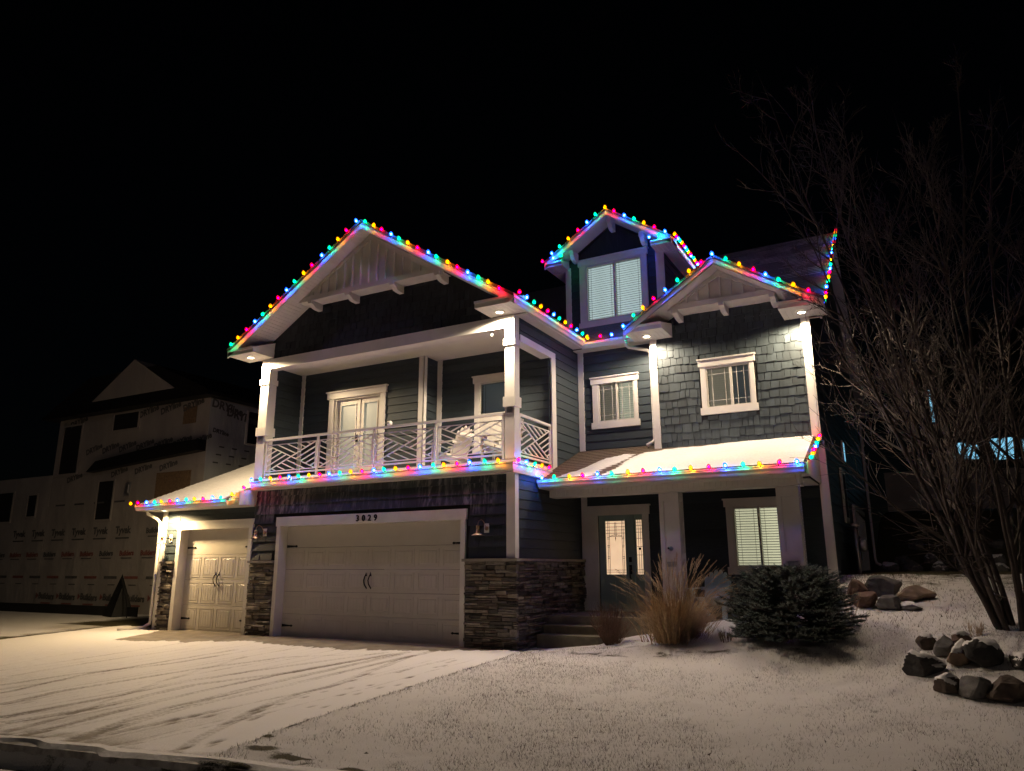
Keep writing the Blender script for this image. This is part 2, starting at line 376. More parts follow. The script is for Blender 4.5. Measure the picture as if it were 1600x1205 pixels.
for pts, w, st in tracks:
    p = np.array(pts); yy = p[:, 1]; o = np.argsort(yy)
    xc = np.interp(Y, yy[o], p[o, 0]); on = (Y >= yy.min()) & (Y <= yy.max())
    xc = xc+.05*(fbm(Y*.7+p[0, 0]*3, Y*0+3.3)-.5)
    d = np.abs(X-xc)/w
    tread = .55+.45*np.sign(np.sin(Y*2*math.pi/.085+np.sign(X-xc)*1.2+(X-xc)*30))
    band = np.clip(1.25-d*1.0, 0, 1)*(d < 1)
    cover -= np.where(on, .78*st*band*(.35+.65*tread)*(.5+1.0*fbm(X*3+p[0, 0], Y*1.1))*.95, 0)
    cover += np.where(on & (d >= 1) & (d < 1.3), .06, 0)
    grooves = (np.abs(d-.45) < .16)
    cover -= np.where(on & grooves, st*.26, 0)
# churned snow near the street and in the wheel lanes
cover -= .22*sm((fbm(X*2.2, Y*.9)-.42)*5)*sm((-4.2-Y)/3)*(X < -.2)
cover -= .45*sm((street_d(X, Y)+.55)/.6)*sm((fbm(X*3, Y*3)-.35)*4)
for cx_, cy_ in ((.3, -6.95), (.18, -7.13), (-.49, -5.34), (-.52, -5.63), (-.73, -3.58), (-.53, -4.72), (-.08, -4.54), (-.81, -3.33), (-.3, -4.1), (-.15, -3.3), (-.45, -2.7), (-.1, -2.2), (-.4, -1.8), (.05, -5.2), (.1, -3.9), (-.25, -6.1), (-.9, -6.3), (-1.0, -6.6)):
    for k in range(2):
        ax_, ay_ = cx_+random.uniform(-.12, .12), cy_+random.uniform(-.2, .2)
        cover -= .50*np.exp(-(((X-ax_)/.042)**2+((Y-ay_)/.10)**2)*1.2)*(.5+fbm(X*20, Y*20, 2))
# bare strip swept by the doors: jagged, fingers pointing down the drive
by = np.interp(X, [-11.9, -9.6, -9.2, -7.3, -5.9, -4.1, -2.7, -1.65, -.82, .35], [.3, -.5, -1.92, -1.58, -1.02, -1.30, -1.22, -1.02, -.58, -.27])
fing = .50*(fbm(X*5.5, Y*.55)-.5)+.28*(fbm(X*16, Y*.8)-.5)
cover -= 1.2*sm((Y-(by+fing*.9))/.10)
attr_cover = np.clip(cover, 0, 1)
dm = lambda X, Y: (X < edge_x(Y)+.0) & (street_d(X, Y) < .02)
me, _, _ = grid('driveway', dxs, dys, lambda X, Y: terr(np.minimum(X, -.01), np.minimum(Y, -.005))+.018+.028*attr_cover+.006*(fbm(X*9, Y*9, 2)-.5), 'drive', dm)
attr(me, 'cover', attr_cover)
kind(link('driveway', me), 'structure')

# street and kerb at the lower left
def kq(t, s, z): return Vector((KA[0]+kd[0]*t+kn[0]*s, KA[1]+kd[1]*t+kn[1]*s, z))
mb = MB(); mb.poly8([kq(-60, .16, -.50), kq(13, .16, -.50), kq(13, 9, -.50), kq(-60, 9, -.50), kq(-60, .16, -.468), kq(13, .16, -.468), kq(13, 9, -.44), kq(-60, 9, -.44)])
M['asphalt'] = mat('slushy_street', (.42, .40, .38), .55, .4, 2.6, (.6, 3, 1), .6, .02, c2=(.05, .044, .04), detail=9)
kind(obj('street', mb, 'asphalt'), 'structure')
mb = MB()
for k in range(-10, 7): mb.poly8([kq(k*1.8+.006, .02, -.55), kq(k*1.8+1.794, .02, -.55), kq(k*1.8+1.794, .17, -.55), kq(k*1.8+.006, .17, -.55), kq(k*1.8+.006, .02, -.248), kq(k*1.8+1.794, .02, -.248), kq(k*1.8+1.794, .15, -.262), kq(k*1.8+.006, .15, -.262)])
M['kerb'] = mat('snowy_kerb', (.55, .53, .51), .7, .3, 7, bmp=.3, c2=(.16, .145, .125), detail=8)
kind(obj('kerb', mb, 'kerb'), 'structure')
mb = MB(); nn = 260
for s0, s1, zz, sd in ((-.06, .17, -.250, 1), (.30, .50, -.466, 9), (.62, .95, -.462, 17)):
    i0 = len(mb.v)
    for k in range(nn+1):
        t = -7+k*.06; a_, b_ = (float(fbm(np.array(t*1.7+sd), np.array(sd*1.3))), float(fbm(np.array(t*2.3), np.array(sd*2.1+5))))
        u0, u1 = s0+.10*(a_-.5), s1+.30*(b_-.55); u1 = max(u1, u0+.012); h_ = .012+.03*a_
        mb.v += [tuple(kq(t, u0, zz-.01)), tuple(kq(t, u0*.7+u1*.3, zz+h_)), tuple(kq(t, u0*.3+u1*.7, zz+h_*.9)), tuple(kq(t, u1, zz-.01))]
    for k in range(nn):
        for q in range(3): e_ = i0+4*k+q; mb.f.append((e_, e_+1, e_+5, e_+4))
kind(obj('gutter_snow', mb, 'snow'), 'stuff')

# blades of grass standing through the snow
def blades(name, n, xr, yr, hmin, hmax, wd, m, seed, keep):
    g = np.random.default_rng(seed)
    x = g.uniform(*xr, n); y = g.uniform(*yr, n); k = keep(x, y, g); x, y = x[k], y[k]; n = len(x)
    z = lawn_z(x, y)-.012; h = g.uniform(hmin, hmax, n); a = g.uniform(0, 2*np.pi, n); t = g.uniform(.3, 1.25, n); b = g.uniform(0, 2*np.pi, n)
    P = np.stack([x, y, z], -1); S = np.stack([np.cos(b), np.sin(b), 0*b], -1)*(wd*g.uniform(.6, 1.3, n))[:, None]
    T = P+np.stack([np.cos(a)*np.sin(t)*h, np.sin(a)*np.sin(t)*h, np.cos(t)*h+.012], -1)
    v = np.stack([P-S, P+S, T], 1).reshape(-1, 3)
    me = bpy.data.meshes.new(name); me.vertices.add(len(v)); me.vertices.foreach_set('co', v.ravel())
    me.loops.add(n*3); me.loops.foreach_set('vertex_index', np.arange(n*3, dtype=np.int32))
    me.polygons.add(n); me.polygons.foreach_set('loop_start', np.arange(0, n*3, 3, dtype=np.int32))
    me.update(calc_edges=True); me.materials.append(M[m]); return kind(link(name, me), 'stuff')
M['grassblade'] = mat('dry_grass_blade', (.12, .10, .06), .8, .5, 3, bmp=0, c2=(.04, .037, .022))
def keep(x, y, g):
    d = fbm(x*.55, y*.55)*.6+fbm(x*2.3, y*2.3)*.4
    k = (x > edge_x(y)-.03) & (street_d(x, y) < .05) & ~((y > -.15) & (x < 1.3)) & ~((y > 1.2) & (x < 5.4))
    return k & (g.random(len(x)) < np.clip((d-.37)*4.2+.8*np.exp(-((x-edge_x(y))/.10)**2), .06, 1))
blades('lawn_grass', 150000, (.2, 9.5), (-8.0, 0.6), .018, .050, .0026, 'grassblade', 3, keep)
blades('side_yard_grass', 26000, (5.0, 10.5), (0.6, 9), .03, .08, .005, 'grassblade', 5, keep)

# ================================================================== THE HOUSE
H = thing('house', 'dark blue two-storey house with white trim and two garage doors', 'house')
EX = .19
def subtract(iv, holes):
    out = [iv]
    for h0, h1 in holes:
        nx = []
        for a, b in out:
            if h1 <= a or h0 >= b: nx.append((a, b)); continue
            if h0 > a: nx.append((a, h0))
            if h1 < b: nx.append((h1, b))
        out = nx
    return [(a, b) for a, b in out if b-a > .02]
def wall(F, a0, a1, z0, z1, th=.14, m='siding', holes=(), name='wall'):
    """flat backing wall with openings, built as strips behind the cladding"""
    mb = MB(); zs = sorted({z0, z1, *[min(max(h[2], z0), z1) for h in holes], *[min(max(h[3], z0), z1) for h in holes]})
    for q0, q1 in zip(zs, zs[1:]):
        if q1-q0 < .005: continue
        hs = [(h[0], h[1]) for h in holes if h[2] < (q0+q1)/2 < h[3]]
        for a, b in subtract((a0, a1), hs): mb.box(a, b, -th, 0, q0, q1, F)
    return obj(name, mb, m, H)
def lap(F, a0, a1, z0, z1, holes=(), m='siding', th=.14, top=None):
    w = wall(F, a0, a1, z0, z1, th, m, holes)
    z = z0; k = 0
    while z < z1-.02:
        q = min(z+EX, z1); hs = [(h[0], h[1]) for h in holes if h[2] < q-.01 and h[3] > z+.01]
        A0, A1 = a0, a1
        if top: A0, A1 = top(z)
        for a, b in subtract((A0, A1), hs):
            mb = MB(); mb.poly8([F(a, .002, z+.003), F(b, .002, z+.003), F(b, .024, z+.003), F(a, .024, z+.003), F(a, .002, q), F(b, .002, q), F(b, .008, q), F(a, .008, q)])
            obj('siding_board', mb, m, w)
        z += EX
    return w
def trim(F, a0, a1, d0, d1, z0, z1, name='trim_board', m='trim', parent=None):
    mb = MB(); mb.box(a0, a1, d0, d1, z0, z1, F); return obj(name, mb, m, parent or H)
nsh = [0]
def shingles(F, a0, a1, z0, z1, holes=(), m='shingle', stag=.035, inside=None, ex=.185, parent=None, limit=225, wmin=.10, wmax=.26):
    rest = MB(); z = z0; first = True
    rows = []
    while z < z1: rows.append(z); z += ex
    for z in rows[::-1] if inside else rows:
        a = a0-.05*random.random()
        while a < a1:
            w = random.uniform(wmin, wmax); b = min(a+w, a1); aa = max(a, a0); a += w
            if b-aa < .03: continue
            q1 = min(z+ex+.02, z1); q0 = max(z-random.uniform(0, stag), z0-.0)
            mid = ((aa+b)/2, (q0+q1)/2)
            if inside and not inside(mid[0], q1, b-aa): continue
            bad = False
            for h in holes:
                if aa < h[1] and b > h[0] and q0 < h[3] and q1 > h[2]:
                    if aa < h[0]-.03: b = h[0]
                    elif b > h[1]+.03: aa = h[1]
                    elif q0 < h[2]-.03: q1 = h[2]
                    elif q1 > h[3]+.03: q0 = h[3]
                    else: bad = True
            if bad or b-aa < .03: continue
            g = .0055; t = .020+random.random()*.014; tgt = rest if nsh[0] >= limit else MB()
            tgt.poly8([F(aa+g, .002, q0), F(b-g, .002, q0), F(b-g, t, q0), F(aa+g, t, q0), F(aa+g, .002, q1), F(b-g, .002, q1), F(b-g, .009, q1), F(aa+g, .009, q1)])
            if tgt is not rest: obj('shingle', tgt, m, parent or H); nsh[0] += 1
    if rest.f: kind(obj('shingle', rest, m, parent or H), 'stuff')

# ---- windows -----------------------------------------------------------------
def window(F, outer, panes, slat=None, nsl=22, cover=(.34, .30), d=.05, header=.17, sill=.15, muntins='none', name='window', cased=True, overhang=.035):
    """outer = a0,a1,z0,z1 of the casing; panes = list of (a0,a1); the glass sits back in the wall"""
    a0, a1, z0, z1 = outer; ga, gb = panes[0][0], panes[-1][1]; gz0, gz1 = panes[0][2], panes[0][3]
    mb = MB(); c = overhang
    w = bpy.data.objects.new(name, None); COL.objects.link(w); w.parent = H; w.empty_display_size = .1
    mb.box(a0, ga-.03, .0, d, z0+sill, z1-header, F); obj('casing', mb, 'trim', w)
    mb = MB(); mb.box(gb+.03, a1, 0, d, z0+sill, z1-header, F); obj('casing', mb, 'trim', w)
    mb = MB(); mb.box(a0-c, a1+c, 0, d+.02, z1-header, z1-.03, F); mb.box(a0-c-.02, a1+c+.02, 0, d+.05, z1-.03, z1, F); obj('header', mb, 'trim', w)
    mb = MB(); mb.box(a0-c, a1+c, 0, d+.015, z0, z0+sill, F); obj('sill', mb, 'trim', w)
    mb = MB(); f = .035       # vinyl sash frame
    mb.box(ga-.03, gb+.03, -.06, d-.012, gz1, z1-header, F); mb.box(ga-.03, gb+.03, -.06, d-.012, z0+sill, gz0, F)
    mb.box(ga-.03, ga, -.06, d-.012, gz0, gz1, F); mb.box(gb, gb+.03, -.06, d-.012, gz0, gz1, F)
    for p, q in zip(panes, panes[1:]): mb.box(p[1], q[0], -.06, d-.018, gz0, gz1, F)
    obj('frame', mb, 'vinyl', w)
    mb = MB(); mb.box(ga-.03, gb+.03, -.30, -.28, gz0-.02, gz1+.02, F); obj('room_back', mb, 'backlit' if slat not in (None, 'slatdark') else 'dark', w)
    for p in panes:
        mb = MB(); mb.box(p[0], p[1], -.006, 0, p[2], p[3], F); obj('pane', mb, 'glass', w)
        if muntins == 'prairie':
            mb = MB(); t = .0045
            for e in (p[0]+.10, p[1]-.10): mb.box(e-t, e+t, .001, .010, p[2], p[3], F)
            for e in (p[2]+.13, p[3]-.13): mb.box(p[0], p[1], .001, .009, e-t, e+t, F)
            obj('muntin', mb, 'vinyl' if not isinstance(slat, str) else 'iron', w)
        if slat:
            base = None; n = nsl; sm_ = slat if isinstance(slat, str) else slat[panes.index(p)]; hh = (p[3]-p[2])/n
            for k in range(n):
                if base is None:
                    mb = MB(); zf_ = hh*cover[0]; zb_ = -hh*cover[1]
                    mb.poly8([F(p[0]+.004, -.100, zb_), F(p[1]-.004, -.100, zb_), F(p[1]-.004, -.058, zf_), F(p[0]+.004, -.058, zf_), F(p[0]+.004, -.100, zb_+.003), F(p[1]-.004, -.100, zb_+.003), F(p[1]-.004, -.058, zf_+.003), F(p[0]+.004, -.058, zf_+.003)])
                    base = mb.mesh('blind_slat', sm_)
                link('blind_slat', base, w, F.w*(p[2]+hh*(k+.45)))
            mb = MB()
            for e in (p[0]+.09, p[1]-.09): mb.box(e-.003, e+.003, -.054, -.050, p[2], p[3], F)
            obj('blind_cord', mb, 'iron' if isinstance(slat, str) else 'vinyl', w)
    return w

# ---- garage front --------------------------------------------------------------
F0 = front(0)
BG = (-6.20, -1.22, -.05, 2.46); SG = (-9.67, -7.23, -.05, 2.46)
EXP = lambda g: (g[0]-.03, g[1]+.03, g[2], g[3]+.03)
wall(F0, -7.1, 0, 0, 3.40, .14, 'dark', [EXP(BG)])
wall(F0, -10.42, -7.1, 0, 3.05, .14, 'siding', [EXP(SG)])
# horizontal shake courses above the big door
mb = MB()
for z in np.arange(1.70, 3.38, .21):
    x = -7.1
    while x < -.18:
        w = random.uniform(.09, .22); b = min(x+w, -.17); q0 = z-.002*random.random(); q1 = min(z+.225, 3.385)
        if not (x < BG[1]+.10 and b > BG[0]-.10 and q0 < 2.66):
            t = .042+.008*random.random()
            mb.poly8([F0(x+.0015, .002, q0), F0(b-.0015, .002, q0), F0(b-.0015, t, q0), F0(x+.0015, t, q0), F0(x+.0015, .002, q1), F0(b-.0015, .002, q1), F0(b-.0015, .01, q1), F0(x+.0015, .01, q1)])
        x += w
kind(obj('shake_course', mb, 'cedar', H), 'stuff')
# siding of the single bay
for z in np.arange(1.70, 3.0, EX):
    q = min(z+EX, 3.04)
    for a, b in (subtract((-10.27, -7.1), [(-9.8, -7.1)]) if z < 2.66 else [(-10.27, -7.1)]):
        zz = z if z >= 2.66 or b < -9.7 else z
        mb = MB(); mb.poly8([F0(a, .002, z+.003), F0(b, .002, z+.003), F0(b, .024, z+.003), F0(a, .024, z+.003), F0(a, .002, q), F0(b, .002, q), F0(b, .008, q), F0(a, .008, q)])
        obj('siding_board', mb, 'siding', H)
trim(F0, -10.42, -10.27, 0, .05, 0, 3.02, 'corner_board')
mb = MB(); mb.box(-10.42, -10.27, 0, .04, 0, 3.02, Fr((-10.42, 0, 0), (0, 1, 0), (-1, 0, 0))); 
def casing(x0, x1, zt, gx0, gx1, gz):
    trim(F0, x0, gx0, .0, .05, 0, gz, 'door_casing'); trim(F0, gx1, x1, .0, .05, 0, gz, 'door_casing')
    trim(F0, x0-.03, x1+.03, .0, .055, gz, zt, 'door_header')
    mb = MB(); mb.box(gx0-.02, gx0, -.22, 0, 0, gz, F0); mb.box(gx1, gx1+.02, -.22, 0, 0, gz, F0); mb.box(gx0-.02, gx1+.02, -.22, 0, gz, gz+.02, F0); obj('door_jamb', mb, 'trim', H)
casing(-6.31, -1.11, 2.67, BG[0], BG[1], 2.46)
casing(-9.80, -7.11, 2.67, SG[0], SG[1], 2.46)
def garage_door(g, ncol, label, yb):
    a0, a1, _, z1 = g; F = front(yb); n = 5 if ncol > 4 else 4; hs = (z1-.01)/n; gd = None
    D = bpy.data.objects.new('garage_door', None); COL.objects.link(D); D.parent = H; D['label'] = label
    for k in range(n):
        z = .01+k*hs; mb = MB(); mb.box(a0, a1, -.04, 0, z+.003, z+hs-.003, F)
        if k < n-1 or ncol <= 4:
            pw = (a1-a0)/ncol
            for c in range(ncol):          # pressed rectangles standing slightly proud, with a groove round them
                p0 = a0+c*pw+.05; p1 = a0+(c+1)*pw-.05; e = .018; q0 = z+.06; q1 = z+hs-.06
                if k == n-1: continue
                mb.box(p0, p1, 0, .007, q0, q0+e, F); mb.box(p0, p1, 0, .007, q1-e, q1, F)
                mb.box(p0, p0+e, 0, .007, q0+e, q1-e, F); mb.box(p1-e, p1, 0, .007, q0+e, q1-e, F)
                mb.poly8([F(p0+.05, 0, q0+.05), F(p1-.05, 0, q0+.05), F(p1-.05, 0, q1-.05), F(p0+.05, 0, q1-.05), F(p0+.06, .006, q0+.06), F(p1-.06, .006, q0+.06), F(p1-.06, .006, q1-.06), F(p0+.06, .006, q1-.06)])
                for s in np.linspace(p0+.08, p1-.08, 5): mb.box(s-.002, s+.002, .006, .009, q0+.065, q1-.065, F)
        obj('door_panel', mb, 'door', D)
    def hinge(x, s, z):
        mb = MB(); mb.prism([(x, z-.03), (x+s*.26, z-.014), (x+s*.29, z-.026), (x+s*.33, z), (x+s*.29, z+.026), (x+s*.26, z+.014), (x, z+.03)], 0, .016, F)
        o = obj('strap_hinge', mb, 'iron', D); fixn(o.data)
    for z in (.01+.25*hs*1.9, z1-hs*.93 if ncol > 4 else z1-hs*.72): hinge(a0+.02, 1, z); hinge(a1-.02, -1, z)
    xm = (a0+a1)/2-.02; zm = z1*.50
    for s in (-.06, .06):
        mb = MB(); mb.tube([F(xm+s, .01, zm+.14), F(xm+s, .05, zm+.10), F(xm+s-.02, .06, zm+.02), F(xm+s+.0, .06, zm-.06), F(xm+s+.03, .03, zm-.13), F(xm+s+.025, .01, zm-.15)], .012, 8)
        mb.prism([(xm+s-.03, zm+.11), (xm+s+.03, zm+.11), (xm+s, zm+.19)], .0, .015, F); o = obj('pull_handle', mb, 'iron', D); fixn(o.data)
    mb = MB(); mb.box(a0, a1, -.04, .004, -.005, .012, F); obj('bottom_seal', mb, 'iron', D)
garage_door(BG, 8, 'wide double garage door with black strap hinges', .20)
garage_door(SG, 4, 'narrow single garage door lit by the downlight at its left', .20)
# house number
def text_mesh(s, size, ext, bold=.004, shear=0.0):
    c = bpy.data.curves.new('text_curve', 'FONT'); c.body = s; c.size = size; c.extrude = ext; c.align_x = 'CENTER'; c.shear = shear; c.resolution_u = 3; c.offset = bold
    o = bpy.data.objects.new('text_tmp', c); COL.objects.link(o); bpy.context.view_layer.update()
    me = bpy.data.meshes.new_from_object(o); bpy.data.objects.remove(o); bpy.data.curves.remove(c); return me
HN = bpy.data.objects.new('house_number', None); COL.objects.link(HN); HN.parent = H; HN['label'] = 'house number 3029 in black digits over the wide garage door'
for k, ch in enumerate('3029'):
    me = text_mesh(ch, .185, .008); me.materials.append(M['iron'])
    o = link('digit', me, HN, (-3.88+k*.165, -.068, 2.505)); o.rotation_euler = (R(90), 0, 0)

# ---- ledge stone ----------------------------------------------------------------
nst = [0]; strest = MB()
def ledge(F, a0, a1, z0, z1, seed, limit):
    g = random.Random(seed); z = z0
    def one(a, b, q0, q1):
        global strest
        j = lambda s: g.uniform(-s, s); d = g.uniform(.035, .11); gp = .010
        fr = [F(a+gp+j(.006), d+j(.012), q0+gp+j(.005)), F(b-gp+j(.006), d+j(.012), q0+gp+j(.005)), F(b-gp+j(.006), d+j(.012), q1-gp+j(.005)), F(a+gp+j(.006), d+j(.012), q1-gp+j(.005))]
        c = .012
        md = [F(a+.002, d-.022, q0+.002), F(b-.002, d-.022, q0+.002), F(b-.002, d-.022, q1-.002), F(a+.002, d-.022, q1-.002)]
        bk = [F(a+.004, .0, q0+.004), F(b-.004, .0, q0+.004), F(b-.004, .0, q1-.004), F(a+.004, .0, q1-.004)]
        mb = MB() if nst[0] < limit else strest
        i = len(mb.v); mb.v += [tuple(p) for p in bk+md+fr]
        for r in (0, 4):
            for k in range(4): mb.f.append((i+r+k, i+r+(k+1) % 4, i+r+4+(k+1) % 4, i+r+4+k))
        mb.f.append((i+8, i+9, i+10, i+11))
        if mb is not strest: obj('ledge_stone', mb, 'stone', H); nst[0] += 1
    while z < z1-.02:
        h = min(g.uniform(.11, .16), z1-z)
        if z1-(z+h) < .06: h = z1-z
        a = a0
        while a < a1-.01:
            w = min(g.uniform(.2, .55), a1-a)
            if a1-(a+w) < .09: w = a1-a
            r = g.random()
            if r < .08 and h > .12: one(a, a+w*.999, z, z+h)
            elif r < .52:
                s = g.uniform(.35, .65)*h; m_ = a+w*g.uniform(.35, .65)
                if w > .3: one(a, m_, z, z+s); one(m_, a+w, z, z+s)
                else: one(a, a+w, z, z+s)
                one(a, a+w, z+s, z+h)
            else:
                s1 = h*g.uniform(.26, .4); s2 = h*g.uniform(.6, .74); m_ = a+w*g.uniform(.3, .7)
                one(a, a+w, z, z+s1)
                if w > .28: one(a, m_, z+s1, z+s2); one(m_, a+w, z+s1, z+s2)
                else: one(a, a+w, z+s1, z+s2)
                one(a, a+w, z+s2, z+h)
            a += w
        z += h
FR = right(0)
trim(F0, -1.11, .02, .004, .02, -.05, 1.62, 'stone_backing', 'mortar'); trim(FR, -.02, 3.2, .004, .02, -.05, 1.62, 'stone_backing', 'mortar')
trim(F0, -7.1, -6.32, .004, .02, -.05, 1.62, 'stone_backing', 'mortar'); trim(F0, -10.27, -9.81, .004, .02, -.05, 1.62, 'stone_backing', 'mortar')
ledge(F0, -1.09, .075, 0, 1.63, 11, 100)
ledge(FR, .0, 3.20, 0, 1.63, 12, 240)
ledge(F0, -7.09, -6.33, 0, 1.63, 13, 285)
ledge(F0, -10.265, -9.815, 0, 1.63, 14, 298)
if strest.f: kind(obj('ledge_stone', strest, 'stone', H), 'stuff')
def cap(pts):
    mb = MB(); mb.box(*pts, 1.63, 1.685); obj('stone_cap', mb, 'concrete', H)
cap((-1.13, .115, -.135, -.001)); cap((.001, .115, .0, 3.24)); cap((-7.12, -6.31, -.125, -.001)); cap((-10.29, -9.79, -.125, -.001))

# ---- garage side wall (right), corner board ---------------------------------------
lap(FR, .0, 3.22, 1.69, 3.40)
trim(FR, .001, .10, .0, .034, 1.69, 3.37, 'corner_board'); trim(F0, -.16, .034, .0, .05, 1.69, 3.37, 'corner_board')
# ---- balcony deck band -------------------------------------------------------------
mb = MB(); mb.box(-7.06, .10, -.26, 1.46, 3.37, 3.49); mb.box(-7.09, .125, -.285, 1.48, 3.49, 3.515); mb.box(-7.06, .10, -.23, 1.44, 3.32, 3.37); obj('deck_fascia', mb, 'trim', H)
mb = MB(); mb.box(-7.25, .02, .0, 1.9, 3.5, 3.62); obj('deck_floor', mb, 'concrete', H)
mb = MB(); mb.box(-7.05, -.0, -.035, -.0, 3.515, 3.60); mb.box(.0, .035, -.03, 1.7, 3.515, 3.60); obj('deck_skirt', mb, 'trim', H)

# ---- balcony columns, header, ceiling ----------------------------------------------
def bcol(x0, x1, y0, y1):
    mb = MB(); mb.box(x0, x1, y0, y1, 3.6, 6.37); c = obj('balcony_column', mb, 'trim', H)
    for z0, z1, e in ((5.98, 6.12, .022), (4.68, 4.89, .028)):
        mb = MB(); mb.box(x0-e, x1+e, y0-e, y1+e, z0, z1); obj('collar', mb, 'trim', c)
    mb = MB(); mb.box(x0+.055, x1-.055, y0-.012, y0, 4.55, 4.675); obj('vent_plate', mb, 'steel', c)
bcol(-7.265, -6.99, .0, .26); bcol(-.225, .0, .0, .22)
mb = MB(); mb.box(-7.265, .0, .0, .24, 6.37, 6.63); obj('balcony_header', mb, 'trim', H)
mb = MB()
for k in range(72): y = .24+k*.02; 
for k, y in enumerate(np.arange(.24, 1.9, .085)): mb.box(-7.1, -.02, y+.003, y+.082, 6.44, 6.46)
mb.box(-7.1, -.02, .24, 1.9, 6.46, 6.48); obj('balcony_ceiling', mb, 'soffit', H)
# inner walls
lap(Fr((-7.0, 0, 0), (0, 1, 0), (1, 0, 0)), .26, 1.15, 3.62, 6.44)
FD = (-5.82, -4.33, 3.62, 5.68)
lap(front(1.15), -7.0, -3.17, 3.62, 6.44, [FD], th=.35)
lap(right(-3.17+.10), 1.15, 1.68, 3.62, 6.44)
BW = (-1.83, -1.02, 4.15, 5.74)
lap(front(1.68), -3.07, -.02, 3.62, 6.44, [BW], th=.35)
trim(front(1.15), -7.0, -6.87, 0, .04, 3.62, 6.44, 'corner_board'); trim(front(1.15), -3.20, -3.045, 0, .04, 3.62, 6.44, 'corner_board'); trim(right(-3.07), 1.11, 1.22, 0, .035, 3.62, 6.44, 'corner_board')
trim(front(1.68), -3.03, -2.90, 0, .04, 3.62, 6.44, 'corner_board')
# french door
FB = front(1.15); fd = MB(); fd.box(-5.98, -5.82, 0, .05, 3.62, 5.68, FB); fd.box(-4.33, -4.19, 0, .05, 3.62, 5.68, FB); fd.box(-6.04, -4.15, 0, .07, 5.68, 5.84, FB); fd.box(-6.07, -4.12, 0, .10, 5.84, 5.87, FB)
fd = obj('french_door', fd, 'trim', H)
for a0, a1 in ((-5.76, -5.05), (-5.02, -4.37)):
    mb = MB(); e = .10
    mb.box(a0, a0+e, -.10, -.05, 3.66, 5.64, FB); mb.box(a1-e, a1, -.10, -.05, 3.66, 5.64, FB); mb.box(a0+e, a1-e, -.10, -.05, 5.52, 5.64, FB); mb.box(a0+e, a1-e, -.10, -.05, 3.66, 3.92, FB)
    mb.box(a0+e, a0+e+.02, -.05, -.035, 3.92, 5.52, FB); mb.box(a1-e-.02, a1-e, -.05, -.035, 3.92, 5.52, FB); mb.box(a0+e+.02, a1-e-.02, -.05, -.035, 5.50, 5.52, FB)
    obj('door_leaf', mb, 'trim', fd)
    mb = MB(); mb.box(a0+e, a1-e, -.085, -.07, 3.92, 5.52, FB); obj('pane', mb, 'litfrench', fd)
mb = MB(); mb.box(-5.82, -5.76, -.12, .02, 3.62, 5.68, FB); mb.box(-4.37, -4.33, -.12, .02, 3.62, 5.68, FB); mb.box(-5.76, -4.37, -.12, .02, 5.64, 5.68, FB); mb.box(-5.05, -5.02, -.10, -.03, 3.66, 5.64, FB); obj('frame', mb, 'vinyl', fd)
mb = MB(); mb.tube([FB(-5.10, -.05, 4.62), FB(-5.10, .02, 4.62), FB(-5.18, .03, 4.62)], .012, 6); mb.box(-5.13, -5.07, -.05, -.03, 4.54, 4.72, FB); obj('handle', mb, 'iron', fd)
window(front(1.68), (-1.96, -.90, 4.05, 5.90), [(-1.80, -1.04, 4.98, 5.70)], 'slatdark', 18)
mb = MB(); mb.box(-1.84, -1.0, -.03, .03, 4.94, 4.98, front(1.68)); mb.box(-1.84, -1.0, -.02, .0, 4.15, 4.94, front(1.68)); obj('lower_sash', mb, 'vinyl', H)
# side opening of the balcony
wall(FR, 1.70, 3.22, 3.40, 6.64, .12); z = 3.62
for z in np.arange(3.50, 6.62, EX):
    q = min(z+EX, 6.63); a = 1.91 if z < 6.12 else .22
    if z < 6.12 < q: a = 1.91
    mb = MB(); mb.poly8([FR(a, .002, z+.003), FR(3.22, .002, z+.003), FR(3.22, .024, z+.003), FR(a, .024, z+.003), FR(a, .002, q), FR(3.22, .002, q), FR(3.22, .008, q), FR(a, .008, q)]); obj('siding_board', mb, 'siding', H)
trim(FR, 1.70, 1.91, -.22, .03, 3.55, 6.10, 'opening_post'); trim(FR, .22, 1.91, -.22, .03, 6.10, 6.25, 'opening_header')
wall(FR, .22, 1.70, 6.25, 6.64, .2)

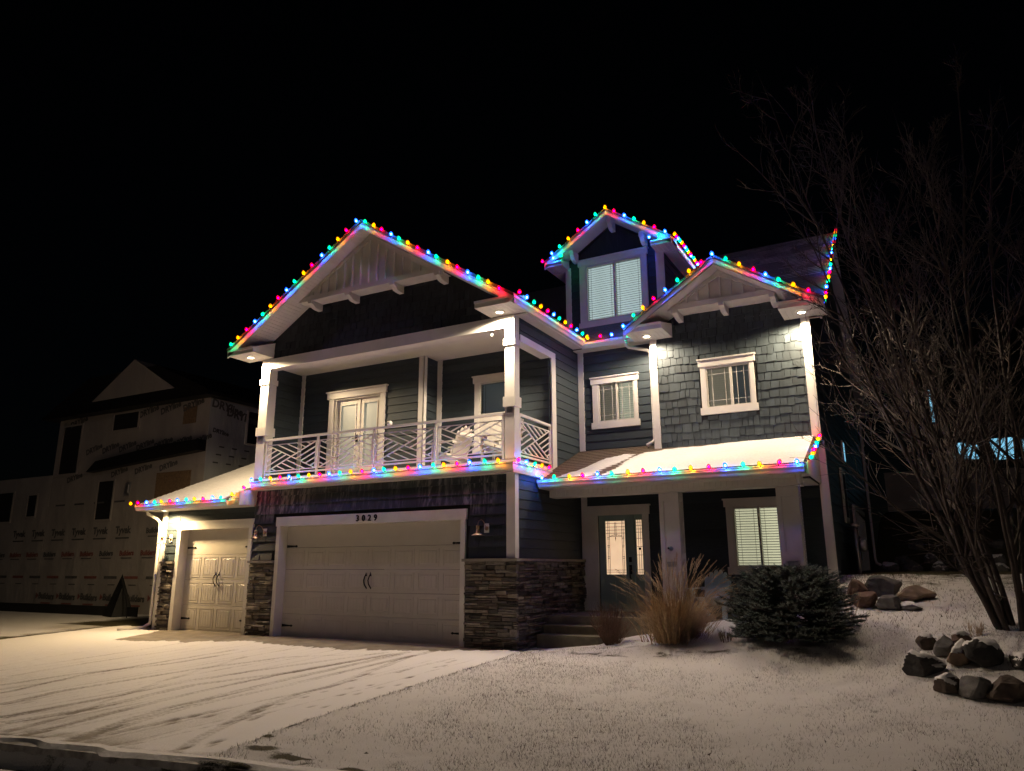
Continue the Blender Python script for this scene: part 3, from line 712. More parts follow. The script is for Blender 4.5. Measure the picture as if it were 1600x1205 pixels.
# ---- railing ---------------------------------------------------------------------------
RL = bpy.data.objects.new('balcony_railing', None); COL.objects.link(RL); RL.parent = H
def rail_run(P, Q, n, y_n):
    P, Q = Vector(P), Vector(Q); t = (Q-P).normalized(); L_ = (Q-P).length
    at = lambda s, z: P+t*s+Vector((0, 0, z))
    mb = MB(); mb.beam(at(0, 4.55), at(L_, 4.55), .06, .05); obj('top_rail', mb, 'trim', RL)
    mb = MB(); mb.beam(at(0, 3.715), at(L_, 3.715), .04, .035); obj('bottom_rail', mb, 'trim', RL)
    for k in range(n+1):
        s = L_*k/n; s = min(max(s, .02), L_-.02)
        mb = MB(); mb.beam(at(s, 3.55), at(s, 4.53), .045, .045, y_n); obj('rail_post', mb, 'trim', RL)
    w = L_/n; b = .014
    for k in range(n):
        x0, x1, z0, z1 = k*w+.055, (k+1)*w-.055, 3.78, 4.42
        def bar(a, za, c, zc, th=.023, nm='rail_bar'):
            mb = MB(); mb.beam(at(a, za), at(c, zc), th, th, y_n); obj(nm, mb, 'trim', RL)
        for q in ((x0, z0, x1, z0), (x0, z1, x1, z1), (x0, z0, x0, z1), (x1, z0, x1, z1)): bar(*q, .02, 'panel_frame')
        W_, H_ = x1-x0, z1-z0
        mir = k % 2 == 1
        def lat(u0, v0, u1, v1):
            if mir: u0, u1 = 1-u0, 1-u1
            bar(x0+u0*W_, z0+v0*H_, x0+u1*W_, z0+v1*H_)
        lat(0, 1, 1, 0); lat(0, 0, .49, .49); lat(.51, .51, 1, 1)      # the crossing diagonals
        def clip(u, v, du, dv, lim):      # grow a bar in +-(du,dv) until it meets the quadrant edges
            s = []
            for sg in (1, -1):
                k_ = 0
                while k_ < 200:
                    uu, vv = u+sg*du*.005*(k_+1), v+sg*dv*.005*(k_+1)
                    if not (0 <= uu <= 1 and 0 <= vv <= 1 and lim(uu, vv)): break
                    k_ += 1
                s.append((u+sg*du*.005*k_, v+sg*dv*.005*k_))
            if abs(s[0][0]-s[1][0]) > .03: lat(*s[1], *s[0])
        for e in (.17, .34, .51, .68, .85):     # herringbone: left/right fields rise to the right, top/bottom fall
            clip(.01, e, 1, 1, lambda u, v: u <= 1-v and u <= v) if False else None
        lft = lambda u, v: v >= u and v <= 1-u
        rgt = lambda u, v: v <= u and v >= 1-u
        top = lambda u, v: v >= u and v >= 1-u
        bot = lambda u, v: v <= u and v <= 1-u
        for e in (.2, .4, .6, .8):
            clip(.002, e, 1, 1, lft); clip(.998, 1-e, 1, 1, rgt); clip(e, .998, 1, -1, top); clip(1-e, .002, 1, -1, bot)
rail_run((-6.93, .03, 0), (-.25, .03, 0), 4, (0, 1, 0))
rail_run((-.03, .24, 0), (-.03, 1.70, 0), 1, (1, 0, 0))

# ---- roofs --------------------------------------------------------------------------------
def roof_plane(e0, e1, r1, r0, m='roof', th=.05, ex=.14, name='roof', parent=None):
    """shingled slope: e0,e1 eave corners, r1,r0 ridge corners; courses step"""
    e0, e1, r1, r0 = map(Vector, (e0, e1, r1, r0)); nrm = (e1-e0).cross(r0-e0).normalized()
    if nrm.z < 0: nrm = -nrm
    n = max(2, int((r0-e0).length/ex)); mb = MB()
    mb.poly8([e0-nrm*th, e1-nrm*th, r1-nrm*th, r0-nrm*th, e0, e1, r1, r0])
    for k in range(n):
        a, b = k/n, (k+1.0)/n
        p0, p1, q1, q0 = e0.lerp(r0, a), e1.lerp(r1, a), e1.lerp(r1, b), e0.lerp(r0, b)
        i = len(mb.v); mb.v += [tuple(p0+nrm*.001), tuple(p1+nrm*.001), tuple(p0+nrm*.012), tuple(p1+nrm*.012), tuple(q0+nrm*.002), tuple(q1+nrm*.002)]
        mb.f += [(i, i+1, i+3, i+2), (i+2, i+3, i+5, i+4)]
    o = obj(name, mb, m, parent or H); return o
def plankstrip(name, p00, p01, p11, p10, n, m='soffit', th=.012, parent=None):
    """soffit of n planks between edges p00-p01 and p10-p11 with open V joints"""
    p00, p01, p11, p10 = map(Vector, (p00, p01, p11, p10)); nrm = (p01-p00).cross(p10-p00).normalized(); mb = MB()
    for k in range(n):
        a, b = (k+.035)/n, (k+.965)/n
        A, B, C_, D = p00.lerp(p01, a), p00.lerp(p01, b), p10.lerp(p11, b), p10.lerp(p11, a)
        mb.poly8([A, B, C_, D, A+nrm*th, B+nrm*th, C_+nrm*th, D+nrm*th])
    mb.poly8([p00+nrm*th, p01+nrm*th, p11+nrm*th, p10+nrm*th]+[q+nrm*th*1.6 for q in (p00, p01, p11, p10)])
    o = obj(name, mb, m, parent or H); fixn(o.data); return o
def rake(y, P, Q, h=.17, th=.035, name='rake_fascia', m='trim'):     # fascia board in plane y from P(x,z) to Q (top edge)
    mb = MB(); mb.prism([P, Q, (Q[0], Q[1]-h), (P[0], P[1]-h)], -th, 0, front(y)); o = obj(name, mb, m, H); fixn(o.data)
# left gable
LA = (-3.67, 9.37); LL = (-7.80, 6.81); LR = (.37, 6.80); YF = -.66
def zl(x): return LL[1]+(LA[1]-LL[1])*(x-LL[0])/(LA[0]-LL[0]) if x < LA[0] else LA[1]+(LR[1]-LA[1])*(x-LA[0])/(LR[0]-LA[0])
roof_plane((LL[0], YF-.04, LL[1]), (LL[0], 9, LL[1]), (LA[0], 9, LA[1]), (LA[0], YF-.04, LA[1]))
roof_plane((LR[0], YF-.04, LR[1]), (LR[0], 3.0, LR[1]), (LA[0], 7.2, LA[1]), (LA[0], YF-.04, LA[1]))
rake(YF, (LL[0], LL[1]-.055), (LA[0], LA[1]-.055), .15); rake(YF, (LA[0], LA[1]-.055), (LR[0], LR[1]-.055), .15)
so_ = .22   # soffit below the roof top
plankstrip('rake_soffit', (LL[0]+.3, YF, zl(LL[0]+.3)-so_), (LA[0], YF, LA[1]-so_), (LA[0], .04, LA[1]-so_), (LL[0]+.3, .04, zl(LL[0]+.3)-so_), 44)
plankstrip('rake_soffit', (LA[0], YF, LA[1]-so_), (LR[0]-.3, YF, zl(LR[0]-.3)-so_), (LR[0]-.3, .04, zl(LR[0]-.3)-so_), (LA[0], .04, LA[1]-so_), 44)
# gable wall with dark shingles
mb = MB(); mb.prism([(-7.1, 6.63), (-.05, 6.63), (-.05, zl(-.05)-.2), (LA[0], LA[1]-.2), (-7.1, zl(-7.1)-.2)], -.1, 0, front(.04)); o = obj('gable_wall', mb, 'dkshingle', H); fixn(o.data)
# pediment with board and batten
PB = 7.80; FP = front(-.30); sP = .24
def xat(z, side):
    return LL[0]+(z-LL[1])*(LA[0]-LL[0])/(LA[1]-LL[1]) if side < 0 else LA[0]+(z-LA[1])*(LR[0]-LA[0])/(LR[1]-LA[1])
xl, xr = xat(PB+sP, -1), xat(PB+sP, 1)
mb = MB(); mb.prism([(xl+.02, PB), (xr-.02, PB), (LA[0], LA[1]-sP)], -.33, 0, FP); o = obj('pediment', mb, 'trim', H); fixn(o.data); ped = o
x = xl+.42
while x < xr-.4:
    zt = zl(x)-sP-.05
    if zt > PB+.16: mb = MB(); mb.box(x-.02, x+.02, 0, .045, PB+.12, zt, FP); obj('batten', mb, 'trim', ped)
    x += .245
mb = MB(); mb.box(xl+.02, xr-.02, 0, .045, PB, PB+.12, FP); obj('pediment_beam', mb, 'trim', ped)
for P, Q in (((xl, PB+.005), (LA[0], LA[1]-sP)), ((LA[0], LA[1]-sP), (xr, PB+.005))):
    mb = MB(); mb.prism([P, Q, (Q[0], Q[1]-.13), (P[0]+(.2 if P[0] < LA[0] else -.0), P[1]-.0) if False else (P[0], P[1]-.13 if P[0] == LA[0] else P[1]-.02)], 0, .04, FP); o = obj('pediment_rake', mb, 'trim', ped); fixn(o.data)
def bracket(x, z, y0, dep, w=.12, h=.17):
    F = Fr((x-w/2, y0, z), (0, -1, 0), (1, 0, 0)); mb = MB()
    mb.prism([(0, 0), (dep, 0), (dep, -h*.45), (dep*.82, -h*.55), (dep*.62, -h*.9), (dep*.4, -h), (0, -h)], 0, w, F)
    o = obj('bracket', mb, 'trim', H); fixn(o.data)
for x in (-5.42, -4.25, -2.95, -1.72): bracket(x, PB-.002, .02, .40)
def below(zz): return lambda x, q, w: q < zl(x-w/2)-.26 and q < zl(x+w/2)-.26
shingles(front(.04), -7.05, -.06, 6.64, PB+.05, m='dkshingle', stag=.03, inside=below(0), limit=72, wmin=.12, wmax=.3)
# eave returns of the left gable
def boxret(x0, x1, y0, y1, z0, z1, zback, gut=True):
    mb = MB(); mb.box(x0, x1, y0, y0+.03, z0, z1); mb.box(x0-.0, x1, y0-.025, y0, z1-.05, z1); o = obj('eave_fascia', mb, 'trim', H)
    plankstrip('eave_soffit', (x0, y0+.03, z0+.004), (x1, y0+.03, z0+.004), (x1, y1, z0+.004), (x0, y1, z0+.004), max(3, int((x1-x0)/.1)))
    for xx, s in ((x0, 1), (x1, -1)):
        mb = MB(); mb.prism([(y0+.03, z0), (y1, z0), (y1, zback), (y0+.03, z1)], 0, .02, Fr((xx, 0, 0), (0, 1, 0), (s, 0, 0))); o = obj('return_end', mb, 'trim', H); fixn(o.data)
    mb = MB(); mb.quad((x0, y0, z1), (x1, y0, z1), (x1, y1, zback), (x0, y1, zback)); obj('return_roof', mb, 'roofdk', H)
boxret(-7.78, -6.9, YF, .04, 6.645, 6.79, 7.05); boxret(-.56, .285, YF, .04, 6.645, 6.79, 7.0)
# right eave of the left gable and the main eave: gutters and soffits
def gutter(P, Q, side, z0=6.65, z1=6.785, d=.12, end=True):   # runs P->Q, bulges to side
    P, Q, s = Vector((*P, 0)), Vector((*Q, 0)), Vector((*side, 0)); mb = MB(); prof = [(0, z0), (d*.55, z0), (d*.72, z0+.045), (d, z0+.085), (d, z1), (d-.012, z1), (d-.012, z1-.02), (.012, z1-.02), (.012, z1), (0, z1)]
    t = (Q-P).normalized(); L_ = (Q-P).length
    F = Fr(P, s, t); mb.prism(prof, 0, L_, F); o = obj('gutter', mb, 'trim', H); fixn(o.data)
gutter((.25, YF-.03), (.25, 2.92), (1, 0))
plankstrip('eave_soffit', (.0, .04, 6.64), (.0, 2.95, 6.64), (.26, 2.95, 6.64), (.26, .04, 6.64), 30)
gutter((.27, 2.96), (1.60, 2.96), (0, -1), 6.585, 6.72)
mb = MB(); mb.box(-.0, 1.99, 2.95, 3.25, 6.575, 6.595); obj('eave_soffit', mb, 'soffit', H)
# main roof
SL = .68
def zm(y): return 6.72+SL*(y-2.86)
roof_plane((-6.5, 2.86, 6.72), (5.63, 2.86, 6.72), (5.63, 9.05, zm(9.05)), (-6.5, 9.05, zm(9.05)), 'roofdk', ex=.16)
roof_plane((-6.5, 15.2, zm(2.86)), (5.63, 15.2, zm(2.86)), (5.63, 9.05, zm(9.05)), (-6.5, 9.05, zm(9.05)), 'roofdk', ex=.3)
FRR = right(5.63)
for ya, yb in ((2.86, 9.05), (9.05, 15.2)):
    za, zb = zm(min(ya, 18.1-ya)), zm(min(yb, 18.1-yb))
    mb = MB(); mb.prism([(ya, za-.05), (yb, zb-.05), (yb, zb-.27), (ya, za-.27)], -.04, .0, FRR); o = obj('rake_fascia', mb, 'trim', H); fixn(o.data)
    mb = MB(); mb.poly8([(5.36, ya, za-.24), (5.60, ya, za-.24), (5.60, yb, zb-.24), (5.36, yb, zb-.24), (5.36, ya, za-.22), (5.60, ya, za-.22), (5.60, yb, zb-.22), (5.36, yb, zb-.22)]); o = obj('rake_soffit', mb, 'soffit', H); fixn(o.data)
# right side wall of the house
mb = MB(); mb.prism([(3.22, 0), (15, 0), (15, 6.55), (9.05, zm(9.05)-.25), (2.87, 6.6), (2.87, 4.0), (3.22, 4.0)], -.15, 0, right(5.35)); o = obj('wall', mb, 'siding', H); fixn(o.data); wr = o
for z in np.arange(.9, 6.5, EX):
    mb = MB(); F = right(5.35); y_ = 2.9 if z > 3.95 else 3.28; mb.poly8([F(y_, .002, z), F(15, .002, z), F(15, .024, z), F(y_, .024, z), F(y_, .002, z+EX), F(15, .002, z+EX), F(15, .008, z+EX), F(y_, .008, z+EX)]); obj('siding_board', mb, 'siding', wr)
mb = MB(); mb.box(-10.4, -10.25, .14, 9, 0, 3.1); mb.box(-7.25, -7.05, .26, 9, 3.4, 6.7); mb.box(-10.4, 5.3, 14.6, 14.9, 0, 6.6); obj('wall', mb, 'siding', H)
# ---- right wing: mid wall, shingled wall ---------------------------------------------------
MW = (.52, 1.44, 4.81, 5.78); FM = front(3.22)
lap(FM, .03, 2.0, 4.0, 6.60, [MW], th=.35)
trim(FM, .026, .165, 0, .04, 4.0, 6.6, 'corner_board')
window(FM, (.39, 1.51, 4.667, 5.91), [(.56, .975, 4.85, 5.735), (1.02, 1.40, 4.85, 5.735)], ('slatbeige', 'slatmid'), 17, muntins='prairie')
FS = front(2.87); SW = (3.16, 4.13, 4.80, 5.74)
mb = MB(); w_ = wall(FS, 1.97, 5.35, 3.9, 6.95, .35, 'dark', [SW])
shingles(FS, 2.12, 5.21, 4.0, 7.02, [(3.04, 4.24, 4.68, 5.91)], limit=230, ex=.188, stag=.04)
trim(FS, 1.97, 2.12, 0, .05, 3.95, 6.53, 'corner_board'); trim(FS, 5.21, 5.36, 0, .05, 3.95, 6.53, 'corner_board'); trim(right(5.35), 2.82, 2.95, 0, .03, 3.95, 6.53, 'corner_board'); trim(right(5.361), 3.171, 3.30, 0, .03, 1.0, 4.0, 'corner_board')
mb = MB(); mb.box(1.95, 1.97, 2.87, 3.22, 3.9, 6.6); obj('wall_return', mb, 'siding', H)
window(FS, (3.07, 4.20, 4.68, 5.91), [(3.21, 3.685, 4.85, 5.69), (3.735, 4.085, 4.85, 5.69)], ('slatbeige', 'slatdark'), 17, muntins='prairie', cover=(.42, .42))
# right gable
RA = (3.70, 7.93); RLf = (1.64, 6.62); RRt = (5.76, 6.62); YR = 2.0
def zr(x): return RLf[1]+(RA[1]-RLf[1])*(x-RLf[0])/(RA[0]-RLf[0]) if x < RA[0] else RA[1]+(RRt[1]-RA[1])*(x-RA[0])/(RRt[0]-RA[0])
roof_plane((RLf[0], YR-.04, RLf[1]), (RLf[0], 3.0, RLf[1]), (RA[0], 4.9, RA[1]), (RA[0], YR-.04, RA[1]), 'roofdk')
roof_plane((RRt[0], YR-.04, RRt[1]), (RRt[0], 3.0, RRt[1]), (RA[0], 4.9, RA[1]), (RA[0], YR-.04, RA[1]), 'roofdk')
rake(YR, (RLf[0], RLf[1]-.05), (RA[0], RA[1]-.05), .15); rake(YR, (RA[0], RA[1]-.05), (RRt[0], RRt[1]-.05), .15)
plankstrip('rake_soffit', (RLf[0]+.3, YR, zr(RLf[0]+.3)-.2), (RA[0], YR, RA[1]-.2), (RA[0], 2.86, RA[1]-.2), (RLf[0]+.3, 2.86, zr(RLf[0]+.3)-.2), 20)
plankstrip('rake_soffit', (RA[0], YR, RA[1]-.2), (RRt[0]-.3, YR, zr(RRt[0]-.3)-.2), (RRt[0]-.3, 2.86, zr(RRt[0]-.3)-.2), (RA[0], 2.86, RA[1]-.2), 20)
PB2 = 6.99; FP2 = front(2.42)
def xr2(z, s): return RLf[0]+(z-RLf[1])*(RA[0]-RLf[0])/(RA[1]-RLf[1]) if s < 0 else RA[0]+(z-RA[1])*(RRt[0]-RA[0])/(RRt[1]-RA[1])
a_, b_ = xr2(PB2+.21, -1), xr2(PB2+.21, 1)
mb = MB(); mb.prism([(a_, PB2), (b_, PB2), (RA[0], RA[1]-.21)], -.44, 0, FP2); ped2 = obj('pediment', mb, 'trim', H); fixn(ped2.data)
for x in np.arange(RA[0]-.96, RA[0]+1, .24):
    zt = zr(x)-.26
    if zt > PB2+.15: mb = MB(); mb.box(x-.022, x+.022, 0, .05, PB2+.115, zt, FP2); obj('batten', mb, 'trim', ped2)
mb = MB(); mb.box(a_-.03, b_+.03, 0, .045, PB2, PB2+.115, FP2); obj('pediment_beam', mb, 'trim', ped2)
for P, Q in (((a_, PB2+.0), (RA[0], RA[1]-.21)), ((RA[0], RA[1]-.21), (b_, PB2+.0))):
    mb = MB(); mb.prism([P, Q, (Q[0], Q[1]-.12 if Q[0] == RA[0] else Q[1]-.01), (P[0], P[1]-.12 if P[0] == RA[0] else P[1]-.01)], 0, .04, FP2); o = obj('pediment_rake', mb, 'trim', ped2); fixn(o.data)
for x in (2.72, 3.72, 4.76): bracket(x, PB2-.002, 2.845, .5, .11, .16)
boxret(1.66, 2.50, 2.03, 2.84, 6.52, 6.66, 6.85); boxret(4.90, 5.74, 2.03, 2.84, 6.52, 6.66, 6.85)
mb = MB(); mb.box(5.62, 5.74, 2.03, 2.95, 6.53, 6.66); obj('gutter', mb, 'trim', H)
# downspout on the left corner board of the shingled wall
mb = MB(); mb.tube([(1.40, 2.84, 6.62), (1.40, 2.84, 6.50), (1.45, 2.86, 6.45), (1.82, 3.05, 6.38), (1.89, 3.08, 6.33), (1.90, 3.08, 6.2), (1.90, 3.08, 4.30), (1.86, 3.04, 4.22), (1.76, 2.95, 4.15)], .038, 8); obj('downspout', mb, 'trim', H, True)
mb = MB(); mb.tube([(-10.60, -.40, 2.98), (-10.60, -.38, 2.88), (-10.52, -.15, 2.76), (-10.49, -.06, 2.66), (-10.49, -.05, .3), (-10.49, -.06, .16), (-10.54, -.2, .07), (-10.75, -.75, .05)], .042, 8); obj('downspout', mb, 'trim', H, True)
mb = MB(); mb.tube([(5.42, 14.6, 6.3), (5.42, 14.6, 1.75), (5.47, 14.3, 1.6), (5.6, 13.9, 1.55)], .045, 8); obj('downspout', mb, 'trim', H, True)

# ---- dormer -----------------------------------------------------------------------------------
DY = 4.0; FDm = front(DY); DA = (.76, 10.43); DL = (-.99, 9.30); DR = (2.42, 9.30); DF = 3.5
DW = (-.04, 1.48, 7.62, 9.16)
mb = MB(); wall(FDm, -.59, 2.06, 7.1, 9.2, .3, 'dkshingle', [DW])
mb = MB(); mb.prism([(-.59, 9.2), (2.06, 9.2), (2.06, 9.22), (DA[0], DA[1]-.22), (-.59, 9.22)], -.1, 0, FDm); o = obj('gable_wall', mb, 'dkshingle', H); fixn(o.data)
for z in np.arange(7.2, 9.2, EX):
    for a, b in subtract((-.46, 1.86), [(-.24, 1.66)]):
        mb = MB(); q = z+EX; F = FDm; mb.poly8([F(a, .002, z), F(b, .002, z), F(b, .024, z), F(a, .024, z), F(a, .002, q), F(b, .002, q), F(b, .008, q), F(a, .008, q)]); obj('siding_board', mb, 'siding', H)
trim(FDm, -.60, -.45, 0, .045, 7.1, 9.2, 'corner_board'); trim(FDm, 1.86, 2.07, 0, .045, 7.1, 9.2, 'corner_board')
mb = MB(); mb.prism([(4.0, 7.1), (7.2, 9.2), (4.0, 9.2)], -.1, 0, right(2.06)); o = obj('wall', mb, 'siding', H); fixn(o.data); wd = o
for z in np.arange(7.3, 9.2, EX):
    ye = 2.86+(z+.1-6.72)/SL; F = right(2.06)
    if ye > 4.1: mb = MB(); mb.poly8([F(4.0, .002, z), F(ye, .002, z), F(ye, .024, z), F(4.0, .024, z), F(4.0, .002, z+EX), F(ye, .002, z+EX), F(ye, .008, z+EX), F(4.0, .008, z+EX)]); obj('siding_board', mb, 'siding', wd)
mb = MB(); mb.prism([(4.0, 7.1), (7.2, 9.2), (4.0, 9.2)], 0, .1, right(-.59)); o = obj('wall', mb, 'siding', H); fixn(o.data)
window(FDm, (-.20, 1.63, 7.46, 9.34), [(0.0, .725, 7.66, 9.125), (.775, 1.46, 7.66, 9.125)], 'slatcool', 24, cover=(.27, .22))
def zd(x): return DL[1]+(DA[1]-DL[1])*(x-DL[0])/(DA[0]-DL[0]) if x < DA[0] else DA[1]+(DR[1]-DA[1])*(x-DA[0])/(DR[0]-DA[0])
roof_plane((DL[0], DF-.03, DL[1]), (DL[0], 6.65, DL[1]), (DA[0], 8.3, DA[1]), (DA[0], DF-.03, DA[1]), 'roofdk')
roof_plane((DR[0], DF-.03, DR[1]), (DR[0], 6.65, DR[1]), (DA[0], 8.3, DA[1]), (DA[0], DF-.03, DA[1]), 'roofdk')
rake(DF, (DL[0], DL[1]-.05), (DA[0], DA[1]-.05), .15); rake(DF, (DA[0], DA[1]-.05), (DR[0], DR[1]-.05), .15)
for P, Q in (((DL[0]+.2, zd(DL[0]+.2)-.19), (DA[0], DA[1]-.19)), ((DA[0], DA[1]-.19), (DR[0]-.2, zd(DR[0]-.2)-.19))):
    plankstrip('rake_soffit', (P[0], DF, P[1]), (Q[0], DF, Q[1]), (Q[0], DY, Q[1]), (P[0], DY, P[1]), 18)
boxret(-.97, -.50, DF, DY, 9.13, 9.27, 9.4); boxret(1.90, 2.41, DF, DY, 9.13, 9.27, 9.4)
plankstrip('eave_soffit', (2.07, DY, 9.135), (2.07, 6.3, 9.135), (2.36, 6.3, 9.135), (2.36, DY, 9.135), 22); plankstrip('eave_soffit', (-.95, DY, 9.135), (-.95, 6.3, 9.135), (-.60, 6.3, 9.135), (-.60, DY, 9.135), 22)
mb = MB(); mb.box(2.34, 2.41, DF, 6.3, 9.14, 9.27); obj('gutter', mb, 'trim', H)
mb = MB(); mb.box(-.97, -.92, DF, 6.3, 9.14, 9.27); obj('gutter', mb, 'trim', H)
for x in (-.28, .78, 1.62): bracket(x, zd(x)-.21, DY-.02, .36, .11, .26)
# ---- porch ---------------------------------------------------------------------------------------
PE = .96; PS = .40
def zp(y): return 3.275+PS*(y-PE)
roof_plane((.03, PE, 3.275), (5.28, PE, 3.275), (5.28, 3.22, zp(3.22)), (.03, 3.22, zp(3.22)), 'roof', ex=.15)
gutter((.05, PE+.02), (5.25, PE+.02), (0, -1), 3.125, 3.27)
mb = MB(); mb.prism([(PE, 3.255), (2.87, zp(2.87)-.02), (2.87, 3.1), (PE, 3.1)], -.03, .0, right(5.29)); o = obj('porch_gable_end', mb, 'trim', H); fixn(o.data)
mb = MB(); mb.box(.03, 5.25, PE+.03, 1.5, 3.10, 3.125); obj('porch_soffit', mb, 'soffit', H)
mb = MB(); mb.box(.03, 5.10, 1.5, 1.84, 2.955, 3.12); bm_ = obj('porch_beam', mb, 'trim', H)
for x in np.arange(.1, 5.08, .105):
    mb = MB(); mb.box(x, x+.097, 1.482, 1.499, 3.00, 3.10); obj('frieze_board', mb, 'trim', bm_)
mb = MB(); mb.box(.03, 5.2, 1.84, 3.2, 3.10, 3.12); obj('porch_ceiling', mb, 'soffit', H)
def pcol(x0, x1, y0, y1):
    mb = MB(); mb.box(x0+.02, x1-.02, y0+.02, y1-.02, .57, 2.953); c = obj('porch_column', mb, 'trim', H)
    mb = MB(); F = front(y0+.02); e = .085
    mb.box(x0, x0+e, 0, .022, .6, 2.95, F); mb.box(x1-e, x1, 0, .022, .6, 2.95, F)
    for q0, q1 in ((.6, .78), (1.62, 1.78), (2.78, 2.95)): mb.box(x0+e, x1-e, 0, .022, q0, q1, F)
    F = right(x1-.02); mb.box(y0, y0+.07, 0, .022, .6, 2.95, F); mb.box(y1-.07, y1, 0, .022, .6, 2.95, F)
    for q0, q1 in ((.6, .78), (1.62, 1.78), (2.78, 2.95)): mb.box(y0+.07, y1-.07, 0, .022, q0, q1, F)
    obj('column_board', mb, 'trim', c)
    mb = MB(); mb.box((x0+x1)/2-.09, (x0+x1)/2+.09, y0-.012, y0-.0, 1.52, 1.615); obj('vent_plate', mb, 'steel', c)
pcol(2.40, 2.79, 1.576, 1.90); pcol(4.63, 5.02, 1.576, 1.90)
FPW = front(3.22); DO = (.40, 1.52, .57, 2.66); PWH = (3.45, 4.50, 1.48, 2.75)
lap(FPW, .02, 5.35, .57, 4.0, [DO, PWH], th=.3, m='siding')
trim(FPW, .026, .17, 0, .04, .57, 3.1, 'corner_board'); trim(FPW, 5.22, 5.36, 0, .05, .9, 4.0, 'corner_board')
window(FPW, (3.33, 4.62, 1.36, 2.91), [(3.50, 3.965, 1.54, 2.70), (4.005, 4.44, 1.54, 2.70)], 'slatwarm', 22)
# entry door with sidelight
fdm = MB(); fdm.box(.172, .42, 0, .05, .57, 2.66, FPW); fdm.box(1.49, 1.63, 0, .05, .57, 2.66, FPW); fdm.box(.172, 1.66, 0, .06, 2.66, 2.845, FPW); fdm.box(.172, 1.69, 0, .09, 2.845, 2.875, FPW)
ed = obj('front_door', fdm, 'trim', H)
def leaf(a0, a1, g, nm):
    mb = MB(); mb.box(a0, g[0], -.09, -.045, .60, 2.64, FPW); mb.box(g[1], a1, -.09, -.045, .60, 2.64, FPW); mb.box(g[0], g[1], -.09, -.045, g[3], 2.64, FPW); mb.box(g[0], g[1], -.09, -.045, .60, g[2], FPW)
    for q in ((g[0]-.03, g[0], g[2]-.03, g[3]+.03), (g[1], g[1]+.03, g[2]-.03, g[3]+.03), (g[0], g[1], g[3], g[3]+.03), (g[0], g[1], g[2]-.03, g[2])): mb.box(q[0], q[1], -.045, -.03, q[2], q[3], FPW)
    w = g[1]-g[0]
    if w > .3:
        for q0, q1 in ((a0+.12, (a0+a1)/2-.04), ((a0+a1)/2+.04, a1-.12)): mb.box(q0, q1, -.045, -.036, .78, 1.22, FPW); 
    else: mb.box(g[0], g[1], -.045, -.036, .78, 1.22, FPW)
    o = obj(nm, mb, 'doorgreen', ed)
    mb = MB(); mb.box(g[0], g[1], -.075, -.065, g[2], g[3], FPW); obj('frosted_pane', mb, 'litdoor', ed)
    mb = MB(); t = .0045
    def v(a, z0, z1): mb.box(a-t, a+t, -.064, -.058, z0, z1, FPW)
    def h(z, a, b): mb.box(a, b, -.064, -.0585, z-t, z+t, FPW)
    z0, z1 = g[2], g[3]
    if w > .3:
        for e in (.05, .085):
            v(g[0]+e, z0, z1); v(g[1]-e, z0, z1)
        for z in (z0+.05, z0+.095, z1-.05, z1-.13, z1-.20, z1-.27): h(z, g[0], g[1])
        h(z1-.34, g[0]+.085, g[1]-.085); m_ = (g[0]+g[1])/2
        v(m_-.015, z1-.34, z1-.03); v(m_+.015, z1-.34, z1-.03)
        for z in (z0+.35, z0+.6, z0+.78):
            for a in (g[0]+.03, g[1]-.09): h(z, a, a+.06); h(z+.035, a, a+.06)
        for q in range(6):
            a = g[0]+.085+(w-.17)*q/6; h(z1-.34+.035*math.sin(math.pi*(q+.5)/6), a, a+(w-.17)/6)
    else:
        m_ = (g[0]+g[1])/2
        for a in (m_-.025, m_+.025): v(a, z0, z1)
        for z in (z0+.05, z0+.1, z0+.42, z0+.6, z0+.78, z1-.05, z1-.12, z1-.2, z1-.27): h(z, g[0], g[1])
    obj('leaded_came', mb, 'iron', ed)
    mb = MB()
    if w < .3: mb.box(m_-.03, m_+.03, -.06, -.05, z0+.53, z0+.58, FPW)
    else: mb.prism([(m_-.012, z1-.36), (m_+.012, z1-.36), (m_, z1-.45)], -.06, -.05, FPW)
    obj('bevel_jewel', mb, 'iron', ed)
leaf(.42, 1.225, (.575, 1.045, 1.355, 2.53), 'door_leaf'); leaf(1.255, 1.49, (1.305, 1.445, 1.355, 2.54), 'sidelight')
mb = MB(); mb.box(1.225, 1.255, -.10, -.02, .57, 2.66, FPW); mb.box(.42, 1.49, -.1, -.02, 2.64, 2.66, FPW); mb.box(.42, 1.49, -.1, .03, .57, .60, FPW); obj('frame', mb, 'doorgreen', ed)
mb = MB(); mb.box(1.12, 1.18, -.045, -.02, 1.62, 1.73, FPW); mb.box(1.12, 1.18, -.045, -.02, 1.36, 1.56, FPW); mb.tube([FPW(1.15, -.02, 1.50), FPW(1.15, .03, 1.49), FPW(1.15, .03, 1.30), FPW(1.15, -.03, 1.27)], .014, 8); obj('lockset', mb, 'iron', ed)
# porch floor and steps
mb = MB(); mb.box(.02, 5.30, 1.25, 3.22, -.2, .57); M['stepcon'] = mat('dark_step_concrete', (.17, .15, .11), .8, .25, 6, bmp=.4, dist=.005, detail=8)  # darker concrete tone for porch floor and steps
kind(obj('porch_floor', mb, 'stepcon'), 'structure')
for k, (y0, z1, x1) in enumerate(((.65, .255, 1.42), (.95, .41, 1.50))):
    mb = MB(); mb.box(.12, x1, y0, 1.25-.002*k-.002, -.2, z1-.02); mb.box(.12, x1+.01, y0-.02, 1.249, z1-.02, z1); kind(obj('porch_step', mb, 'stepcon'), 'structure')
